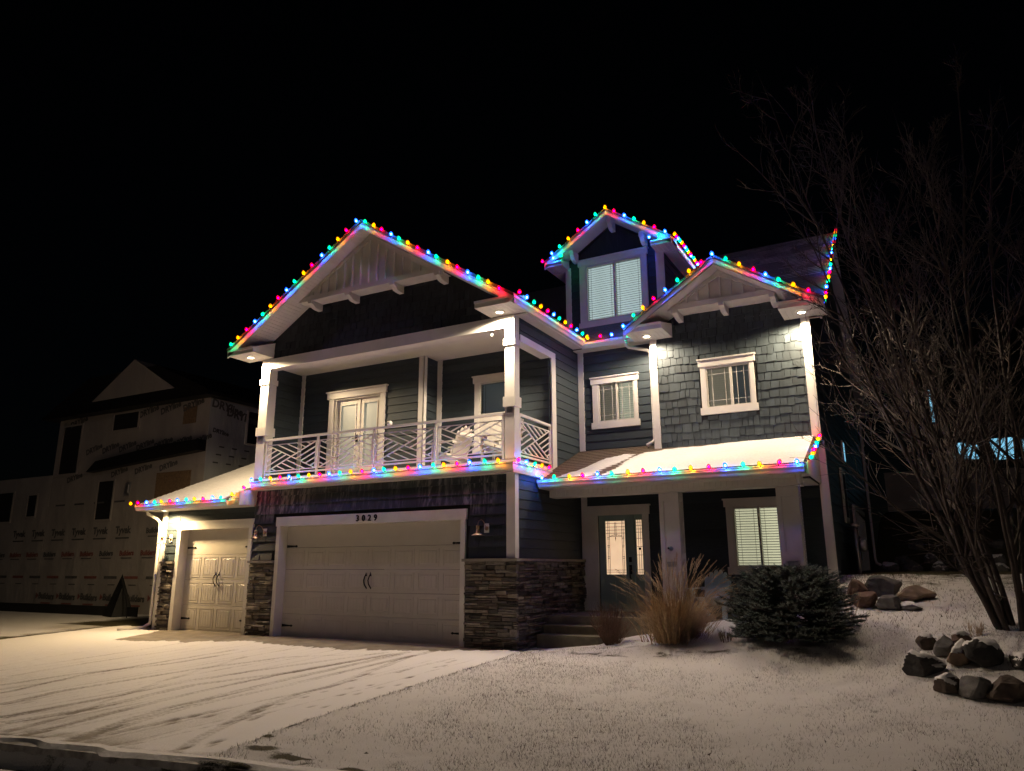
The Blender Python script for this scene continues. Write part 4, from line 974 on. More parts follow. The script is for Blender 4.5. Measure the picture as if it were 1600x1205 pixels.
# ---- single garage roof ------------------------------------------------------------------------------
GE = -.55; GS = .41
def zg(y): return 3.10+GS*(y-GE)
roof_plane((-10.80, GE, 3.10), (-7.09, GE, 3.10), (-7.09, 3.6, zg(3.6)), (-10.80, 3.6, zg(3.6)), 'roof', ex=.17)
gutter((-10.80, GE+.02), (-7.42, GE+.02), (0, -1), 2.955, 3.095, .11)
mb = MB(); mb.box(-10.78, -7.1, GE+.03, 0, 2.95, 2.975); obj('eave_soffit', mb, 'soffit', H)
mb = MB(); mb.prism([(GE, 3.08), (3.6, zg(3.6)-.02), (3.6, 2.95), (GE, 2.95)], 0, .03, right(-10.8)); o = obj('rake_fascia', mb, 'trim', H); fixn(o.data)
mb = MB(); mb.poly8([(-7.42, GE, 2.97), (-7.06, GE, 2.97), (-7.06, -.02, 2.97), (-7.42, -.02, 2.97), (-7.42, GE, 3.13), (-7.06, GE, 3.28), (-7.06, -.02, 3.37), (-7.42, -.02, 3.30)]); o = obj('gutter_end_return', mb, 'trim', H)
# ---- side windows, lattice and utilities on the right wall ---------------------------------------------
FRW = right(5.376)
for q in ((5.9, 6.7, 2.5, 3.75),):
    mb = MB(); mb.box(q[0], q[1], 0, .05, q[2], q[3], FRW); w = obj('side_window', mb, 'trim', H)
    mb = MB(); mb.box(q[0]+.12, q[1]-.12, .05, .055, q[2]+.12, q[3]-.12, FRW); obj('pane', mb, 'dark', w)
mb = MB(); mb.box(7.0, 7.35, 0, .05, 4.0, 4.55, FRW); w = obj('side_window', mb, 'trim', H); mb = MB(); mb.box(7.05, 7.30, .05, .056, 4.05, 4.5, FRW); obj('pane', mb, 'bluelit', w)
lt = MB(); lt.box(8.3, 8.45, 0, .06, 1.35, 3.05, FRW); lt = obj('side_door_screen', lt, 'trim', H)
for k in range(7): mb = MB(); mb.box(8.7+k*.5, 8.82+k*.5, 0, .05, 1.4, 2.95-.02*k, FRW); obj('screen_slat', mb, 'trim', lt)
mb = MB(); mb.box(8.45, 12.0, 0, .05, 2.95, 3.08, FRW); obj('screen_rail', mb, 'trim', lt)
# ---- soffit downlights ------------------------------------------------------------------------------------
def downlight(x, y, z, p=1.0, c=(1.0, .80, .57)):
    mb = MB(); mb.lathe([(.115, 0), (.115, -.014), (.075, -.018), (.072, -.004)], (x, y, z), n=20); d = obj('recessed_light', mb, 'trim', H)
    mb = MB(); mb.lathe([(.001, -.010), (.072, -.010)], (x, y, z), n=20); obj('lens', mb, 'lens', d)
    L_ = bpy.data.lights.new('downlight_lamp', 'SPOT'); L_.spot_size = R(172); L_.spot_blend = .35; L_.shadow_soft_size = .07; L_.energy = CAN_POWER*p; L_.color = c
    o = bpy.data.objects.new('downlight_lamp', L_); COL.objects.link(o); o.location = (x, y, z-.10); o.parent = d
downlight(-7.35, -.32, 6.645, 1.0, (1.0, .75, .45)); downlight(-.21, -.24, 6.645); downlight(2.02, 2.47, 6.52, .33); downlight(5.29, 2.44, 6.52, .54, (1.0, .79, .53)); downlight(-9.98, -.36, 2.95, .62, (1.0, .70, .34))

# ================================================================== THINGS ON AND ROUND THE HOUSE
# ---- strings of coloured bulbs -------------------------------------------------------------
SEQ = ['green', 'orange', 'red', 'blue']
_bm = {}
def bulb_parts(c):
    if c not in _bm:
        mb = MB(); mb.lathe([(.022, .0), (.036, .014), (.042, .038), (.034, .064), (.017, .086), (.001, .096)], (0, 0, 0), n=10); g = mb.mesh('bulb', 'b_'+c, True)
        mb = MB(); mb.lathe([(.001, -.034), (.008, -.034), (.0095, -.028), (.0095, .002), (.001, .002)], (0, 0, 0), n=8); s = mb.mesh('socket', 'wire', True)
        mb = MB(); mb.lathe([(.001, .016), (.012, .024), (.012, .044), (.001, .052)], (0, 0, 0), n=8); _bm[c] = (g, s, mb.mesh('core', 'core_'+c, True))
    return _bm[c]
def string(label, pts, start, tilt=(0, 0, 1), sp=.305, off=.0, count=None, droop=.012, alts=None):
    P = [Vector(p) for p in pts]; seg = [(b-a).length for a, b in zip(P, P[1:])]; tot = sum(seg)
    T = thing('light_string', label, 'string lights', P[0], 'strings of coloured bulbs')
    def at(s):
        for a, b, l in zip(P, P[1:], seg):
            if s <= l: return a.lerp(b, s/l)
            s -= l
        return P[-1]
    n = count or int((tot-off)/sp)+1; k0 = SEQ.index(start); w = []; tl = Vector(tilt).normalized()
    for k in range(n):
        p = at(min(max(off+k*sp+random.uniform(-.022, .022), 0), tot))-Vector((0, 0, random.uniform(0, .014))); c = SEQ[(k0+k) % 4]; g, s, co_ = bulb_parts(c)
        ax = (tl+Vector((random.uniform(-.3, .3), random.uniform(-.3, .3), random.uniform(-.12, .12)))).normalized()
        rot = Vector((0, 0, 1)).rotation_difference(ax)
        b = link('bulb', g, T, p-P[0]); b.rotation_mode = 'QUATERNION'; b.rotation_quaternion = rot; b['label'] = c+' bulb'
        so_ = link('socket', s, b); link('core', co_, b)
        w.append(p-P[0]-ax*.028)
    for a in P: pass
    if len(w) > 1:
        pts2 = []
        for a, b in zip(w, w[1:]): pts2 += [a, (a+b)/2-Vector((0, 0, droop))]
        pts2.append(w[-1]); mb = MB(); mb.tube(pts2, .0055, 5); obj('wire', mb, 'wire', T)
    return T
yr_ = YF-.08
string('coloured bulbs up the left slope and down the right slope of the big balcony gable', [(LL[0]+.1, yr_, LL[1]+.0), (LA[0], yr_, LA[1]-.03), (LR[0]-.08, yr_, LR[1]-.02)], 'green', (0, -.25, 1), off=.1, sp=.304)
string('coloured bulbs along the gutter receding from the balcony gable to the inner corner', [(.45, YF-.0, 6.80), (.45, 2.82, 6.80)], 'red', (.35, 0, 1), off=.08, sp=.304)
string('short run of coloured bulbs on the gutter above the upper left window', [(.44, 2.80, 6.775), (1.60, 2.80, 6.775)], 'orange', (0, -.35, 1), off=.02, sp=.304)
string('coloured bulbs over the gable with the shingled wall on the right', [(1.68, YR-.08, 6.62), (1.80, YR-.08, RLf[1]+.15), (RA[0], YR-.08, RA[1]-.03), (RRt[0]-.02, YR-.08, RRt[1]-.02)], 'blue', (0, -.25, 1), off=.0, sp=.304)
string('coloured bulbs over the small gable of the dormer', [(DL[0]-.03, DF-.075, DL[1]-.03), (DA[0], DF-.075, DA[1]-.03), (DR[0]+.02, DF-.075, DR[1]-.02)], 'red', (0, -.25, 1), off=.0, sp=.304)
string('coloured bulbs on the left eave return of the dormer', [(-.72, DF-.075, 9.30), (-.45, DF-.075, 9.32)], 'blue', (0, -.3, 1), off=.03, sp=.24)
string('coloured bulbs along the right eave return of the dormer under its window gable', [(1.86, DF-.075, 9.30), (2.42, DF-.075, 9.31)], 'blue', (0, -.3, 1), off=.03, sp=.27)
string('bunched coloured bulbs running back along the dormer right gutter', [(2.47, DF+.05, 9.33), (2.47, 6.4, 9.33)], 'orange', (.3, 0, 1), off=.05, sp=.152)
string('coloured bulbs climbing the far right roof edge to the ridge', [(5.70, 2.3, 6.58), (5.70, 2.86, 6.80), (5.70, 9.05, zm(9.05)+.06)], 'blue', (.3, -.2, 1), off=.0, sp=.42)
string('coloured bulbs along the deck edge under the balcony railing', [(-6.93, -.35, 3.525), (-.10, -.35, 3.525)], 'blue', (0, -.5, 1), off=.0, sp=.3065)
string('coloured bulbs round the short side of the balcony deck', [(.19, -.28, 3.525), (.19, 1.40, 3.525)], 'red', (.4, 0, 1), off=.06, sp=.335)
string('coloured bulbs along the gutter of the snowy single garage roof', [(-10.86, GE-.15, 3.11), (-7.36, GE-.15, 3.11), (-6.98, -.40, 3.38)], 'orange', (0, -.4, 1), off=.0, sp=.304)
string('coloured bulbs along the gutter of the snowy porch roof', [(.14, PE-.16, 3.275), (5.24, PE-.16, 3.275)], 'blue', (0, -.4, 1), off=.04, sp=.312)
string('coloured bulbs climbing the right end of the snowy porch roof', [(5.34, PE+.02, 3.36), (5.34, 2.80, zp(2.80)+.07)], 'green', (1, 0, .5), off=.0, sp=.29)

# ---- gooseneck wall lamps, not lit --------------------------------------------------------------
def wall_lamp(x, z, label):
    T = thing('wall_lamp', label, 'wall lamp', (x, -.03, z), 'gooseneck wall lamps'); T.scale = (.74,)*3
    mb = MB(); mb.box(-.065, .085, -.022, .0, -.12, .12); obj('mounting_plate', mb, 'trim', T)
    mb = MB(); mb.lathe([(.001, .0), (.055, 0), (.055, .02), (.001, .03)], (.02, -.022, -.01), (0, -1, 0), 14); obj('backplate', mb, 'brass', T, True)
    mb = MB(); mb.tube([(.02, -.05, 0), (.02, -.10, .06), (.0, -.16, .17), (-.03, -.22, .215), (-.07, -.27, .19), (-.09, -.29, .12), (-.09, -.29, .06)], .009, 8); obj('gooseneck', mb, 'brass', T, True)
    mb = MB(); mb.lathe([(.012, .10), (.045, .085), (.052, .05), (.05, .0), (.04, -.02)], (-.09, -.29, -.02), n=16); obj('socket_cup', mb, 'brass', T, True)
    mb = MB(); mb.lathe([(.042, -.02), (.055, -.10), (.085, -.13), (.165, -.165), (.172, -.18), (.160, -.175), (.08, -.14), (.05, -.11), (.036, -.03)], (-.09, -.29, -.02), n=22); obj('shade', mb, 'brass', T, True)
    mb = MB(); mb.lathe([(.001, -.19), (.02, -.18), (.028, -.15), (.02, -.11)], (-.09, -.29, -.02), n=10); obj('lamp_bulb', mb, 'glass', T, True)
wall_lamp(-10.05, 2.26, 'copper gooseneck lamp on the lit siding left of the single garage door')
wall_lamp(-6.70, 2.33, 'copper gooseneck lamp on the dark pillar between the two garage doors')
wall_lamp(-.62, 2.27, 'copper gooseneck lamp right of the wide garage door near the corner board')

# ---- small cameras ---------------------------------------------------------------------------------
def camera_thing(loc, d, label):
    T = thing('security_camera', label, 'camera', loc)
    d = Vector(d).normalized(); mb = MB(); mb.lathe([(.001, 0), (.045, 0), (.045, .015), (.015, .03)], (0, 0, 0), -Vector((0, 0, 1)) if label.endswith('ceiling') else (0, -1, 0), 12); obj('base', mb, 'steel', T, True)
    p = Vector((0, 0, -.05)) if label.endswith('ceiling') else Vector((0, -.06, 0))
    mb = MB(); mb.tube([(0, 0, 0), p], .012, 6); obj('arm', mb, 'steel', T)
    mb = MB(); mb.lathe([(.001, -.05), (.03, -.05), (.034, .04), (.03, .07), (.02, .065), (.001, .06)], p, d, 12); obj('body', mb, 'steel', T, True)
    mb = MB(); mb.lathe([(.001, .068), (.018, .066)], p, d, 10); obj('lens', mb, 'iron', T)
camera_thing((-.60, .12, 6.36), (.5, -1, -.5), 'small floodlight camera under the right end of the balcony ceiling')
camera_thing((2.60, 1.575, 1.86), (-.2, -1, .1), 'small dark camera on the face of the left porch column')
T = thing('rail_sensor', 'small round white device sitting on the balcony top rail', 'sensor', (-3.17, .03, 4.575))
mb = MB(); mb.lathe([(.001, 0), (.04, 0), (.06, .03), (.062, .06), (.045, .10), (.001, .115)], (0, 0, 0), n=14); obj('housing', mb, 'trim', T, True)
mb = MB(); mb.lathe([(.001, .066), (.02, .06)], (0, 0, .055), (0, -1, 0), 10); obj('lens', mb, 'iron', T)

# ---- adirondack chairs ---------------------------------------------------------------------------------
def adirondack(label, loc, rot, m, group=None, s=1.0):
    T = thing('adirondack_chair', label, 'chair', loc, group, rot); T.scale = (s,)*3
    n = 6; wd = .085
    for k in range(n):
        c = (k-2.5); x = c*(wd+.006); top = .98-.030*abs(c)**1.7
        F = Fr((x*.86, .18, .22), (1+0*c, 0, 0), (0, -1, 0), (x*.22, .34, .92)); mb = MB()
        mb.prism([(-wd/2, 0), (wd/2, 0), (wd/2, top-.30), (wd*.3, top-.255), (0, top-.24), (-wd*.3, top-.255), (-wd/2, top-.30)], 0, .02, F); o = obj('back_slat', mb, m, T); fixn(o.data)
    for k in range(6):
        y = -.34+k*.092; z = .37-.028*k; mb = MB(); mb.poly8([(-.27, y, z), (.27, y, z), (.27, y+.085, z-.026), (-.27, y+.085, z-.026), (-.27, y, z+.02), (.27, y, z+.02), (.27, y+.085, z-.006), (-.27, y+.085, z-.006)]); obj('seat_slat', mb, m, T)
    for s_ in (-1, 1):
        mb = MB(); mb.box(s_*.30-.045, s_*.30+.045, -.33, -.30, 0, .53); obj('front_leg', mb, m, T)
        mb = MB(); mb.prism([(-.37, .40), (-.30, .40), (.55, .03), (.55, 0), (.42, 0), (-.37, .28)], -.012, .012, Fr((s_*.265, 0, 0), (0, 1, 0), (1, 0, 0))); o = obj('side_rail', mb, m, T); fixn(o.data)
        mb = MB(); F = Fr((s_*.325, 0, .53), (0, 1, 0), (1, 0, 0), (0, 0, 1)); Ft = Fr((s_*.325, 0, .53), (1, 0, 0), (0, 0, 1), (0, 1, 0))
        mb.prism([(-.075, -.40), (-.045, -.44), (.045, -.44), (.075, -.40), (.06, .0), (.04, .30), (-.04, .30), (-.06, .0)], 0, .022, Ft); o = obj('arm', mb, m, T); fixn(o.data)
        mb = MB(); mb.box(s_*.30-.02, s_*.30+.02, -.30, -.22, .44, .53); obj('arm_bracket', mb, m, T)
    mb = MB(); mb.box(-.33, .33, .27, .30, .50, .56); obj('back_brace', mb, m, T); mb = MB(); mb.box(-.25, .25, .40, .42, .68, .74); obj('back_brace', mb, m, T)
    return T
adirondack('pale blue adirondack chair on the porch facing the lawn behind the tall grass', (3.24, 2.05, .57), R(-4), 'adkblue')
adirondack('white adirondack chair seen from its side behind the front balcony railing', (-1.93, .72, 3.62), R(-100), 'adkwhite', 'white chairs on the balcony')
adirondack('white adirondack chair half behind the right balcony column beside the side railing', (-.62, .62, 3.62), R(-82), 'adkwhite', 'white chairs on the balcony', 1.05)

# ---- rain chain, gas meter -----------------------------------------------------------------------------
T = thing('rain_chain', 'thin beaded rain chain hanging from the right end of the porch gutter', 'rain chain', (5.12, 1.08, 3.12))
mb = MB(); mb.lathe([(.03, 0), (.055, -.02), (.035, -.16), (.02, -.18)], (0, 0, 0), n=10); obj('funnel', mb, 'trim', T, True)
lm = MB(); 
for a in range(8):
    t0, t1 = 2*math.pi*a/8, 2*math.pi*(a+1)/8; lm.tube([(.013*math.cos(t0), 0, .02*math.sin(t0)), (.013*math.cos(t1), 0, .02*math.sin(t1))], .0035, 5, False)
lm = lm.mesh('chain_link', 'steel')
for k in range(48): o = link('chain_link', lm, T, (0, 0, -.19-.033*k)); o.rotation_euler = (0, 0, R(90)*(k % 2))
T = thing('gas_meter', 'grey gas meter with pipes against the right side wall of the house', 'gas meter', (5.62, 5.3, 1.25))
mb = MB(); mb.tube([(0, 0, -.1), (0, 0, 1.0), (0, .12, 1.08), (0, .3, 1.08)], .035, 8); obj('riser_pipe', mb, 'steel', T, True)
mb = MB(); mb.lathe([(.001, 0), (.13, 0), (.15, .03), (.15, .14), (.11, .17), (.001, .17)], (.02, .36, .72), (1, 0, 0), 16); obj('meter_body', mb, 'steel', T, True)
mb = MB(); mb.lathe([(.001, 0), (.07, 0), (.09, .05), (.09, .08), (.001, .1)], (0, .06, 1.10), (0, 0, 1), 14); obj('regulator', mb, 'steel', T, True)
mb = MB(); mb.tube([(0, .36, .85), (0, .36, 1.08), (0, .6, 1.08), (-.2, .6, 1.08)], .028, 8); obj('outlet_pipe', mb, 'steel', T, True)
mb = MB(); mb.box(-.09, .0, .78, 1.2, .4, .95); obj('meter_box', mb, 'steel', T)

# ---- snow lying on the roofs ------------------------------------------------------------------------------
def roof_snow(name, x0, x1, y0, y1, zf, mask, thick, step=.035):
    xs_ = np.arange(x0, x1, step); ys_ = np.arange(y0, y1, step)
    me, X, Y = grid(name, xs_, ys_, lambda X, Y: zf(Y)+np.clip(thick(X, Y), -.02, .08), 'snow')
    X, Y = np.meshgrid(xs_, ys_); return kind(link(name, me), 'stuff')
def th_p(X, Y):
    u = (Y-PE)/(3.22-PE); n_ = fbm(X*1.6, Y*4)*.5+fbm(X*5, Y*9)*.3+.1
    edge = np.interp(X, [0, .35, .7, 1.0, 1.35, 1.6, 1.75, 2.1, 2.5, 3.2, 4.2, 5.3], [-.1, .02, .25, .62, .70, .62, -.1, .48, .70, .80, .88, .95])
    # the streak that slid off below the downspout runs down the slope
    streak = np.abs(X-(1.85-.55*(1-u)))-.10-.05*np.sin(u*9)
    edge = np.interp(X, [0, .35, .7, 1.0, 1.35, 1.7, 2.1, 2.5, 3.2, 4.2, 5.3], [-.1, .02, .25, .60, .72, .70, .74, .78, .82, .89, .95])
    a = np.minimum((edge-u)*.45+.10*(n_-.5), streak*.25+.05*(n_-.45))
    crs = .006*(((Y-PE)/.15) % 1.0)
    return np.clip(a*.5, -.02, .024)+.012*(a > 0)*0-.0+crs*1.3+.006*(fbm(X*8, Y*8)-.5)
roof_snow('porch_roof_snow', .06, 5.27, PE+.0, 3.2, lambda Y: zp(Y)+.004, None, th_p)
def th_g(X, Y):
    u = (Y-GE)/4.1; cs = ((Y-GE)/.1575) % 1.0
    n_ = fbm(X*2.5, Y*7); bare = sm((X+7.9)/.5)*sm((1.6-Y)/1.0)
    return .014+.010*cs-.026*(cs > .80)*(fbm(X*6, Y*2) > .36)-.05*bare*(n_ > .35)+.006*(n_-.5)
roof_snow('garage_roof_snow', -10.78, -7.1, GE+.02, 3.55, lambda Y: zg(Y)+.004, None, th_g, .03)
def th_m(X, Y): return .010*(fbm(X*2, Y*3)-.35)-.03*(fbm(X*1.2+5, Y*1.5) < .42)
roof_snow('main_roof_snow', 2.5, 5.55, 5.2, 9.0, lambda Y: zm(Y)+.004, None, th_m, .06)

# ================================================================== PLANTS AND ROCKS
def gz(x, y): return float(terr(x, y))
M['spruce'] = mat('blue_spruce_needle', (.05, .068, .062), .65, .4, 5, bmp=0, c2=(.018, .027, .025), spec=.25)
M['sprucetip'] = mat('spruce_tip_needle', (.18, .215, .20), .6, .3, 6, bmp=0, spec=.25)
M['straw'] = mat('dry_ornamental_grass', (.56, .41, .25), .75, .35, 14, bmp=0, c2=(.24, .155, .08))
M['plume'] = mat('pale_seed_plume', (.56, .44, .29), .8, .2, 8, bmp=0)
M['twigred'] = mat('red_brown_twig', (.13, .075, .05), .8, .3, 10, bmp=0)
class Tri:
    def __init__(s): s.v = []; s.n = 0
    def add(s, a, b, c): s.v.append((a, b, c))
    def build(s, name, m, parent):
        v = np.array(s.v, dtype=np.float32).reshape(-1, 3); n = len(v)//3
        me = bpy.data.meshes.new(name); me.vertices.add(len(v)); me.vertices.foreach_set('co', v.ravel())
        me.loops.add(n*3); me.loops.foreach_set('vertex_index', np.arange(n*3, dtype=np.int32)); me.polygons.add(n)
        me.polygons.foreach_set('loop_start', np.arange(0, n*3, 3, dtype=np.int32)); me.update(calc_edges=True); me.materials.append(M[m])
        return link(name, me, parent)
def spruce(loc, rad, hgt, label):
    T = thing('spruce_shrub', label, 'shrub', loc); g = np.random.default_rng(21)
    mb = MB(); mb.tube([(0, 0, -.1), (0, 0, hgt*.8)], [.06, .02], 8); obj('trunk', mb, 'bark', T)
    dark, tip = [], []; wood = MB()
    def needles(p, q, n, ln, wd, out):
        p = np.array(p); q = np.array(q); t = (q-p)/np.linalg.norm(q-p)
        a = np.cross(t, [0, 0, 1.0]); a /= max(np.linalg.norm(a), 1e-6); b = np.cross(a, t)
        s = g.random(n)[:, None]; th = g.uniform(0, 2*np.pi, n)[:, None]
        r = a*np.cos(th)+b*np.sin(th)
        base = p+(q-p)*s; d = r*.85+t*.75; d[:, 2] += .25; d /= np.linalg.norm(d, axis=1)[:, None]
        end = base+d*ln*g.uniform(.7, 1.2, n)[:, None]; sd = np.cross(d, t)*wd
        out.append(np.stack([base-sd, base+sd, end], 1))
    nb = 215
    for i in range(nb):
        h = ((i+.5)/nb)**1.2; el = hgt*(.04+.94*h); az = i*2.39996+g.uniform(-.3, .3)
        R_ = rad*math.sqrt(max(.03, 1-(max(h-.22, 0)/.80)**2.0))*g.uniform(.78, 1.10)*(.82+.18*min(1, h/.18))
        dx, dy = math.cos(az), math.sin(az); rise = .10+.34*h
        r0 = max(.08, R_*.25); pts = []
        for k in range(5):
            s = k/4; r = r0+(R_-r0)*s; pts.append((dx*r, dy*r, el*.80-.06+rise*r*.75-.16*(1-h)*s+.08*s*s))
        wood.tube(pts, [.012, .010, .008, .006, .004], 4)
        for k in range(13):
            s = .25+.75*k/12; j = min(int(s*4), 3); f = s*4-j; P0 = np.array(pts[j])*(1-f)+np.array(pts[j+1])*f
            for sd in (-1, 1):
                L_ = (.09+.17*(1-abs(s-.62)))*rad*g.uniform(.7, 1.2)*(1.15-.55*s)
                d = np.array([dx*.75-dy*sd*.8, dy*.75+dx*sd*.8, g.uniform(.05, .40)]); d /= np.linalg.norm(d)
                P1 = P0+d*L_; wood.tube([P0, P1], [.004, .002], 3, False)
                mid = P0+d*L_*.62
                needles(P0, mid, 26, .034, .0035, dark); needles(mid, P1, 22, .030, .0038, tip if s > .55 else dark)
        P0 = np.array(pts[-1]); P1 = P0+np.array([dx*.10, dy*.10, .06]); needles(P0, P1, 34, .032, .004, tip)
    for nm, L_, m in (('foliage', dark, 'spruce'), ('foliage', tip, 'sprucetip')):
        tr = Tri(); tr.v = np.concatenate(L_); kind(tr.build(nm, m, T), 'stuff')
    kind(obj('twig', wood, 'bark', T), 'stuff')
spruce((4.93, .12, gz(4.93, .12)+.0), 1.0, 1.2, 'low rounded blue spruce shrub in front of the right porch column')

def grass_clump(name, loc, n, hgt, spread, label, cat, seed, m='straw', plumes=70, lean=(0, 0), w=.004):
    T = thing(name, label, cat, loc); g = random.Random(seed); bl, pl = MB(), MB()
    def blade(a, r0, L_, out, wd, mb, plume=False):
        p = Vector((math.cos(a)*r0, math.sin(a)*r0, 0)); d = Vector((math.cos(a)*out+lean[0], math.sin(a)*out+lean[1], 1)).normalized()
        side = Vector((-math.sin(a+.7), math.cos(a+.7), 0)); pts = [p.copy()]; n_ = 6
        for k in range(n_):
            p = p+d*(L_/n_); pts.append(p.copy()); d = (d+Vector((math.cos(a), math.sin(a), 0))*.10*out+Vector((lean[0]*.12, lean[1]*.12, -.055*out-.01*k*out))+Vector((g.uniform(-.05, .05), g.uniform(-.05, .05), 0))).normalized()
        i = len(mb.v)
        for k, q in enumerate(pts):
            ww = wd*(1-k/(n_+.4)); mb.v += [tuple(q-side*ww), tuple(q+side*ww)]
        for k in range(n_): mb.f.append((i+2*k, i+2*k+1, i+2*k+3, i+2*k+2))
        return pts, d
    for k in range(n):
        a = g.uniform(0, 2*math.pi); blade(a, abs(g.gauss(0, .5))*spread*.42, hgt*g.uniform(.45, .95), g.uniform(.04, .95), w*g.uniform(.6, 1.3), bl)
    for k in range(plumes):
        a = g.uniform(0, 2*math.pi); pts, d = blade(a, abs(g.gauss(0, .4))*spread*.3, hgt*g.uniform(.8, 1.12), g.uniform(.1, .72), w*.6, bl)
        q = pts[-1]
        for j in range(44):
            s = j/44; c = q-d*(.05)+d*(.27*s)+Vector((0, 0, -.05*s*s)); e = Vector((g.uniform(-1, 1), g.uniform(-1, 1), g.uniform(-.2, 1))).normalized()*.022*(1-.5*s)+d*.025
            i = len(pl.v); sd = e.cross(d).normalized()*.0028; pl.v += [tuple(c-sd), tuple(c+sd), tuple(c+e)]; pl.f.append((i, i+1, i+2))
    kind(obj('blade', bl, m, T), 'stuff')
    if pl.f: kind(obj('plume', pl, 'plume', T), 'stuff')
    return T
grass_clump('ornamental_grass', (3.04, .12, gz(3.04, .12)-.02), 1600, 1.22, .95, 'tall dry tan ornamental grass with feathery plumes left of the spruce', 'grass', 5, plumes=170, lean=(.10, -.08), w=.0085)
def bare_shrub(loc, n, hgt, spread, label, seed, rad=.005, m='twigred'):
    T = thing('bare_shrub', label, 'shrub', loc); g = random.Random(seed); mb = MB()
    for k in range(n):
        a = g.uniform(0, 6.283); o = abs(g.gauss(.2, .32)); L_ = hgt*g.uniform(.5, 1.1); p = Vector((math.cos(a)*spread*.12, math.sin(a)*spread*.12, -.02)); d = Vector((math.cos(a)*o, math.sin(a)*o, 1)).normalized(); pts = [p]
        for j in range(5): p = p+d*L_/5; pts.append(p); d = (d+Vector((g.uniform(-.14, .14), g.uniform(-.14, .14), g.uniform(-.02, .06)))).normalized()
        mb.tube(pts, [rad*(1-.14*j) for j in range(6)], 4, False)
        for j in (2, 3, 4):
            for _ in range(2):
                e = (d+Vector((g.uniform(-.8, .8), g.uniform(-.8, .8), .2))).normalized(); mb.tube([pts[j], pts[j]+e*L_*.14, pts[j]+e*L_*.22+Vector((0, 0, .03))], [rad*.55, rad*.4, rad*.25], 3, False)
    kind(obj('twig', mb, m, T), 'stuff'); return T
bare_shrub((1.72, .52, gz(1.72, .52)), 130, .72, .9, 'small bare reddish shrub in front of the porch steps', 8)
bare_shrub((5.72, .95, gz(5.72, .95)), 16, .55, .5, 'thin leafless twig shrub between the spruce and the boulders', 9, .004, 'straw')
bare_shrub((3.95, -.15, gz(3.95, -.15)), 26, .22, .6, 'low dried stems at the front left foot of the spruce', 14, .004, 'twigred')
bare_shrub((7.42, .05, gz(7.42, .05)), 30, .22, .4, 'little tuft of dry twigs on top of the rock pile', 15, .003, 'straw')

def boulder(loc, s, rot, label, group, seed, tone='grey', snowy=True):
    import bmesh
    T = thing('boulder', label, 'boulder', loc, group, rot); g = np.random.default_rng(seed)
    bm = bmesh.new(); bmesh.ops.create_icosphere(bm, subdivisions=4, radius=1)
    s = tuple(q*.82 for q in s); dirs = g.normal(size=(20, 3)); dirs /= np.linalg.norm(dirs, axis=1)[:, None]; cut = g.uniform(.58, .86, 20); ph = g.uniform(0, 6, 9)
    for v in bm.verts:
        p = np.array(v.co); k = 1.0
        dt = dirs@p; over = dt > cut
        if over.any(): k = min(1.0, float(np.min(cut[over]/dt[over])))
        k *= 1+.035*math.sin(4*p[0]+ph[0])*math.sin(5*p[1]+ph[1])+.02*math.sin(9*p[2]+ph[2]+3*p[0])+.012*math.sin(17*p[1]+ph[3])*math.sin(15*p[0]+ph[4])
        v.co = Vector((p[0]*k*s[0], p[1]*k*s[1], p[2]*k*s[2]))
    me = bpy.data.meshes.new('boulder_stone'); bm.to_mesh(me)
    me.materials.append(M['rock_'+tone]); link('stone', me, T, (0, 0, s[2]*.55))
    if snowy:
        b2 = bmesh.new(); b2.from_mesh(me); nz = .62
        dele = [f for f in b2.faces if f.normal.z < nz+.22*math.sin(7*f.calc_center_median().x/s[0]*.6+ph[5])]
        bmesh.ops.delete(b2, geom=dele, context='FACES')
        for v in b2.verts:
            e = any(len(ed.link_faces) < 2 for ed in v.link_edges)
            v.co = v.co+Vector((0, 0, .004 if e else .028))
        if b2.faces:
            m2 = bpy.data.meshes.new('snow_cap'); b2.to_mesh(m2)
            for p in m2.polygons: p.use_smooth = True
            m2.materials.append(M['snow']); link('snow_cap', m2, T, (0, 0, s[2]*.55))
        b2.free()
    bm.free(); return T
GB = 'boulders beside the spruce'
TN = {1: 'grey', 2: 'tan', 3: 'grey', 4: 'rust', 5: 'rust', 6: 'grey', 11: 'black', 12: 'brown', 13: 'grey', 14: 'rust', 15: 'tan', 16: 'black', 17: 'black', 18: 'brown', 19: 'grey', 20: 'brown', 22: 'grey'}
def BB(x, y, s, rot, label, group, seed, snowy=True, dz=0.0): boulder((x, y, gz(x, y)-.03+dz), tuple(q*(1.32 if group == GB else 1.0) for q in s), rot, label, group, seed, TN[seed], snowy)
BB(6.17, 2.45, (.36, .26, .23), .1, 'long dark grey boulder, middle of the upper row by the spruce', GB, 1, False)
BB(6.68, 2.2, (.32, .24, .18), .5, 'pointed tan boulder at the right end of the group by the spruce', GB, 2, False)
BB(6.28, 1.62, (.27, .22, .17), .2, 'grey brown boulder in the lower row with snow against its right side', GB, 3, False)
BB(5.92, 1.72, (.25, .22, .20), 1.1, 'rusty red boulder in the lower row touching the spruce', GB, 4, False)
BB(5.78, 2.3, (.24, .22, .20), 2.0, 'reddish boulder partly hidden behind the right of the spruce', GB, 5, False)
BB(6.60, 1.6, (.20, .18, .09), 2.6, 'flat snow covered stone in front of the tan boulder', GB, 6, True)
GR = 'rocks in the snowy pile by the tree'
BB(6.72, -1.20, (.37, .30, .25), .15, 'wide black rock with flat snowy top, leftmost of the pile', GR, 11)
BB(6.82, -.30, (.20, .19, .17), .4, 'small squarish snow topped rock at the upper left of the pile', GR, 12)
BB(7.04, -.62, (.24, .20, .22), 1.0, 'round grey rock in the middle of the pile behind the black one', GR, 13, False)
